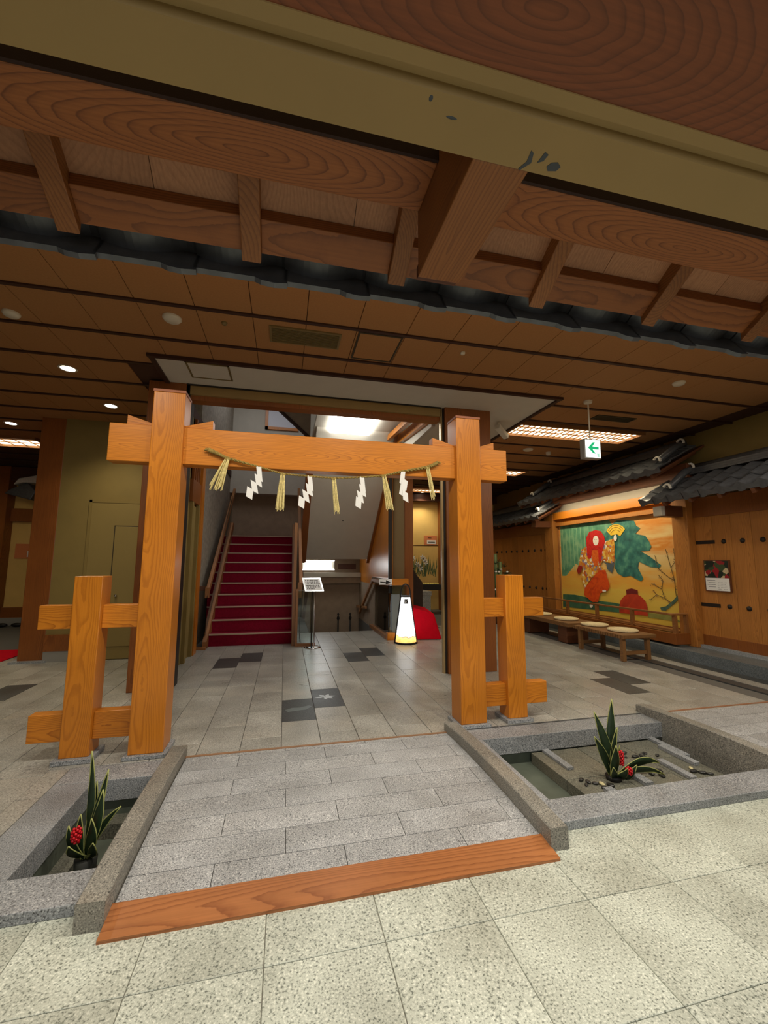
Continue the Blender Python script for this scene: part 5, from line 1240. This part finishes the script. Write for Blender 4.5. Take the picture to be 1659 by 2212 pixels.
# iris painting and notices on the yellow wall
ip = thing('iris_painting', 'painted white irises and green blades on the yellow wall', 'painting', (4.4, 13.19, 0.9))
for i in range(60):
    x = 3.92 + 0.95 * random.random(); z0 = 1.05 + 0.25 * random.random(); z1 = z0 + random.uniform(.25, .62); dx = random.uniform(-.12, .12); d = 13.197 - .0004 * (i % 8)
    part('blade', G().prism([(x - .012, z0), (x + .012, z0), (x + dx * .6 + .010, (z0 + z1) / 2), (x + dx, z1), (x + dx * .5 - .012, (z0 + z1) / 2)], 'y', d - .0006, d), plain('blade_%d' % i, c255(*random.choice([(86, 104, 60), (110, 124, 78), (70, 92, 60)])), 0.7), ip)
for i, (x, z) in enumerate(((4.02, 1.60), (4.10, 1.66), (4.30, 1.42), (4.36, 1.34), (4.42, 1.70), (4.50, 1.62), (4.54, 1.52), (4.24, 1.48), (4.0, 1.7))):
    g = G()
    for q in range(5):
        a = q * 1.257 + i; g.prism([(x, z), (x + .07 * math.cos(a - .35), z + .07 * math.sin(a - .35)), (x + .09 * math.cos(a), z + .09 * math.sin(a)), (x + .07 * math.cos(a + .35), z + .07 * math.sin(a + .35))], 'y', 13.1925, 13.193)
    part('flower', g, M['paper'], ip)
single('wall_seam', G().box(3.7, 5.1, 13.192, 13.2, 2.085, 2.10), M['dark_x'], 'thin brown rail line across the yellow wall', 'rail')
nt_ = thing('orange_notice', 'orange notice with a white strip on the yellow wall', 'notice', (4.7, 13.19, 2.1))
part('sheet', G().box(4.48, 4.93, 13.185, 13.199, 2.11, 2.42), plain('orange_card', c255(214, 130, 80), 0.7), nt_)
part('strip', G().box(4.58, 4.90, 13.182, 13.185, 2.14, 2.27), M['paper'], nt_)
part('print_line', G().box(4.62, 4.86, 13.1805, 13.182, 2.19, 2.215).box(4.62, 4.74, 13.1805, 13.182, 2.34, 2.355), M['iron'], nt_)
struct('trim_post_far', G().box(3.25, 3.75, 12.9, 13.2, 0, ZC), M['col_z'], 'brown post left of the yellow wall panel')
struct('trim_post_far_right', G().box(4.97, 5.2, 12.9, 13.2, 0, ZC), M['col_z'], 'brown post right of the yellow wall panel')
struct('trim_rail_far', G().box(3.75, 9.0, 12.95, 13.2, 3.55, ZC), M['dark_x'], 'dark head beam above the yellow wall')
# new-year pine and bamboo arrangement at the far right
km = thing('pine_bamboo_arrangement', 'tall pine and bamboo arrangement with white flowers beyond the gate', 'arrangement', (5.38, 9.9, 0))
part('tub', G().lathe([(0.001, 0), (0.24, 0), (0.27, 0.42), (0.25, 0.42), (.001, .40)], (5.38, 9.9, 0), 20, False), M['dark_y'], km, smooth=True)
for x, y, h in ((5.30, 9.9, 1.75), (5.40, 9.85, 1.55), (5.44, 9.98, 1.4)): part('bamboo', G().cyl((x, y, .4), (x, y, h), 0.045, 12), plain('bamboo_%d' % int(h * 100), c255(96, 112, 66), 0.4), km, smooth=True)
for k in range(26):
    a = random.uniform(0, 6.28); r0 = random.uniform(.05, .22); z0 = random.uniform(.5, 1.5); g = G()
    for q in range(14):
        b_ = random.uniform(0, 6.28); e_ = random.uniform(.2, 1.2); l_ = random.uniform(.10, .2)
        c0 = Vector((5.40 + r0 * math.cos(a), 9.9 + r0 * math.sin(a), z0)); c1 = c0 + Vector((math.cos(b_) * math.cos(e_), math.sin(b_) * math.cos(e_), math.sin(e_))) * l_
        g.tube([c0, c1], [.006, .002], 4)
    part('pine_sprig', g, M['leaf'], km)
for k in range(16):
    a = random.uniform(0, 6.28); rr = random.uniform(.1, .3); g = G().ell((5.33 + rr * math.cos(a), 9.75 + rr * .6 * math.sin(a), random.choice([.5, .55, .6, 1.3, 1.35, .85])), (.03, .03, .025), 8, 5); part('flower', g, M['paper'], km)

# ================================================================== LEFT FAR ROOM
struct('wall_left_room', G().box(-9, -5.2, 12.0, 12.2, 0, ZC), M['yellow'], 'pale yellow wall of the room at the far left')
struct('trim_left_room_post', G().box(-6.95, -6.52, 11.7, 12.0, 0, ZC), M['col_z'], 'brown post in the far left room')
struct('trim_left_room_beam', G().box(-9, -5.2, 11.9, 12.0, 2.48, 2.80), M['col_z'], 'brown rail across the far left room wall')
struct('trim_left_room_header', G().box(-9, -5.2, 11.75, 12.0, 3.45, ZC), M['dark_x'], 'dark header of the far left room wall')
struct('baseboard_left_room', G().box(-9, -5.2, 11.92, 12.0, 0.18, 0.42), M['col_z'], 'brown baseboard of the far left room')
struct('trim_left_room_plinth', G().box(-9, -5.2, 11.90, 12.0, 0.0, 0.18), M['grey'], 'grey plinth of the far left room')
ro = thing('orange_notice', 'orange notice seen past the brown post at the left', 'notice', (-6.2, 11.98, 1.6))
part('sheet', G().box(-6.40, -5.9, 11.985, 11.999, 1.58, 1.94), plain('orange_card2', c255(214, 130, 80), 0.7), ro)
part('strip', G().box(-6.14, -5.92, 11.982, 11.985, 1.62, 1.76), M['paper'], ro)
cr = thing('tiled_roof_ornament', 'small black tile ornament with white mortar seen at the far left', 'ornament', (-6.3, 11.9, 3.0))
part('tile', G().prism([(-6.55, 3.12), (-6.0, 2.98), (-5.9, 3.2), (-6.1, 3.4), (-6.45, 3.22)], 'y', 11.6, 11.9), M['tile'], cr, bevel=0.02)
part('mortar', G().prism([(-6.40, 3.34), (-6.3, 3.50), (-5.9, 3.60), (-5.9, 3.40), (-6.2, 3.40)], 'y', 11.62, 11.9), M['mortar'], cr, bevel=0.02)
single('red_carpet', G().box(-7.5, -4.12, 7.70, 8.62, 0.001, 0.012), M['felt'], 'bright red carpet strip at the left picture edge', 'carpet')
sh = thing('black_slippers', 'dark slippers by the far left wall', 'slippers', (-6.2, 11.75, 0))
for i in range(2): part('slipper', G().ell((-6.35 + .3 * i, 11.7, .04), (.12, .06, .045), 12, 6), M['black'], sh, smooth=True)

# ================================================================== PLANTS IN THE PONDS
def leaf(root, tip, bend, w, parent):
    root = Vector(root); tip = Vector(tip); n = 9
    mid = (root + tip) / 2 + Vector(bend)
    side = (tip - root).cross(Vector((0.25, 1, 0.15)))
    if side.length < 1e-4: side = Vector((1, 0, 0))
    side.normalize(); nor = (tip - root).cross(side).normalized()
    def C(t): return root * (1 - t) ** 2 + mid * 2 * t * (1 - t) + tip * t * t
    def prof(t): return w * (0.42 + 0.9 * t) if t < 0.45 else w * (0.825 * (1 - ((t - .45) / .55) ** 1.8)) + 0.0006
    g = G(); e1 = G()
    vs = []; fs = []
    for i in range(n + 1):
        t = i / n; c = C(t); h = prof(t)
        for s, u in ((-1, 0.004), (0, -0.003), (1, 0.004)):
            vs.append(c + side * (s * h) + nor * u * min(1, h / .02))
        for s, u in ((-1, 0.006), (0, -0.001), (1, 0.006)):
            vs.append(c + side * (s * h) + nor * (u * min(1, h / .02) + .0012))
    for i in range(n):
        a = 6 * i; b = a + 6
        fs += [(a, a + 1, b + 1, b), (a + 1, a + 2, b + 2, b + 1), (a + 4, a + 3, b + 3, b + 4), (a + 5, a + 4, b + 4, b + 5), (a, b, b + 3, a + 3), (a + 2, a + 5, b + 5, b + 2)]
    g.add(vs, fs)
    lf = part('leaf', g, M['leaf'], parent, smooth=True)
    for s in (-1, 1):
        e = G().tube([C(i / n) + side * (s * (prof(i / n))) + nor * 0.004 for i in range(n + 1)], 0.0032, 5)
        part('pale_margin', e, M['leafedge'], lf, smooth=True)
def berries(c, n, parent, h=0.05, r=.02):
    g = G()
    for i in range(n):
        a = i * 2.4; z = h * (i / n - .5); rr = r * math.sqrt(max(0.15, 1 - (2 * z / h * .8) ** 2))
        g.ell((c[0] + rr * math.cos(a), c[1] + rr * math.sin(a), c[2] + z), (.0085, .0085, .0085), 8, 5)
    part('berry_cluster', g, M['berry'], parent, smooth=True)
p1 = thing('snake_plant', 'variegated upright plant with red berries in the left pond', 'plant', (-1.06, 2.95, -0.33))
rb = (-1.062, 2.95, -0.19)
for tip, bend, w in (((-1.080, 2.97, 0.384), (0.03, 0, 0), .026), ((-0.970, 2.93, 0.287), (0.0, 0, 0), .028), ((-0.881, 2.90, 0.092), (-0.03, 0, .04), .022), ((-0.99, 2.93, 0.181), (0.03, -.02, 0), .034), ((-1.028, 2.90, 0.045), (0.05, -.04, 0), .036), ((-1.148, 2.92, 0.01), (-0.04, -.02, 0), .030), ((-1.107, 2.96, 0.045), (-.02, 0, 0), .028), ((-1.125, 2.88, -0.075), (-.04, -.03, 0), .034), ((-1.0, 2.87, -0.07), (.03, -.03, 0), .032), ((-1.05, 3.0, .2), (0, .02, 0), .026)):
    leaf((rb[0] + random.uniform(-.015, .015), rb[1] + random.uniform(-.015, .015), rb[2]), tip, bend, w, p1)
berries((-1.10, 2.90, -0.035), 34, p1, .075, .022)
part('pot', G().lathe([(0.001, 0), (0.05, 0), (0.058, 0.14), (.001, .135)], (-1.06, 2.95, -0.33), 16, False), plain('pot_dark', c255(40, 42, 36), 0.6), p1, smooth=True)
part('cork_base', G().lathe([(0.001, -.001), (0.10, 0), (0.09, 0.05), (0.05, .065), (.001, .065)], (-1.05, 2.94, -0.33), 11, False), plain('bark', c255(84, 66, 48), 0.9, noise=0.3, nscale=30), p1)
p2 = thing('snake_plant', 'variegated spreading plant with red berries in the right pond', 'plant', (2.53, 2.95, -0.152))
rb = (2.53, 2.95, -0.14)
for tip, bend, w in (((2.568, 2.97, 0.436), (-.03, 0, 0), .042), ((2.389, 2.96, 0.358), (.02, 0, 0), .040), ((2.60, 3.03, 0.35), (0, .02, 0), .026), ((2.348, 2.92, 0.191), (.03, 0, 0), .034), ((2.504, 2.88, 0.128), (-.01, -.03, 0), .038), ((2.56, 2.92, .24), (-.03, 0, 0), .026), ((2.634, 2.99, 0.072), (.03, .02, -.05), .016), ((2.962, 2.95, -0.074), (.05, 0, .12), .036), ((2.955, 2.90, -0.140), (.06, 0, .10), .026), ((2.70, 2.90, -0.04), (.04, -.02, -.06), .042), ((2.46, 2.87, -.02), (-.03, -.02, -.02), .032), ((2.57, 2.85, -.03), (.02, -.03, -.02), .034)):
    leaf((rb[0] + random.uniform(-.018, .018), rb[1] + random.uniform(-.018, .018), rb[2]), tip, bend, w, p2)
berries((2.565, 2.90, 0.02), 30, p2, .10, .014); berries((2.60, 2.87, -0.062), 26, p2, .05, .02)
part('pot', G().lathe([(0.001, 0), (0.055, 0), (0.06, 0.03), (.001, .03)], (2.53, 2.95, -0.152), 16, False), M['black'], p2, smooth=True)
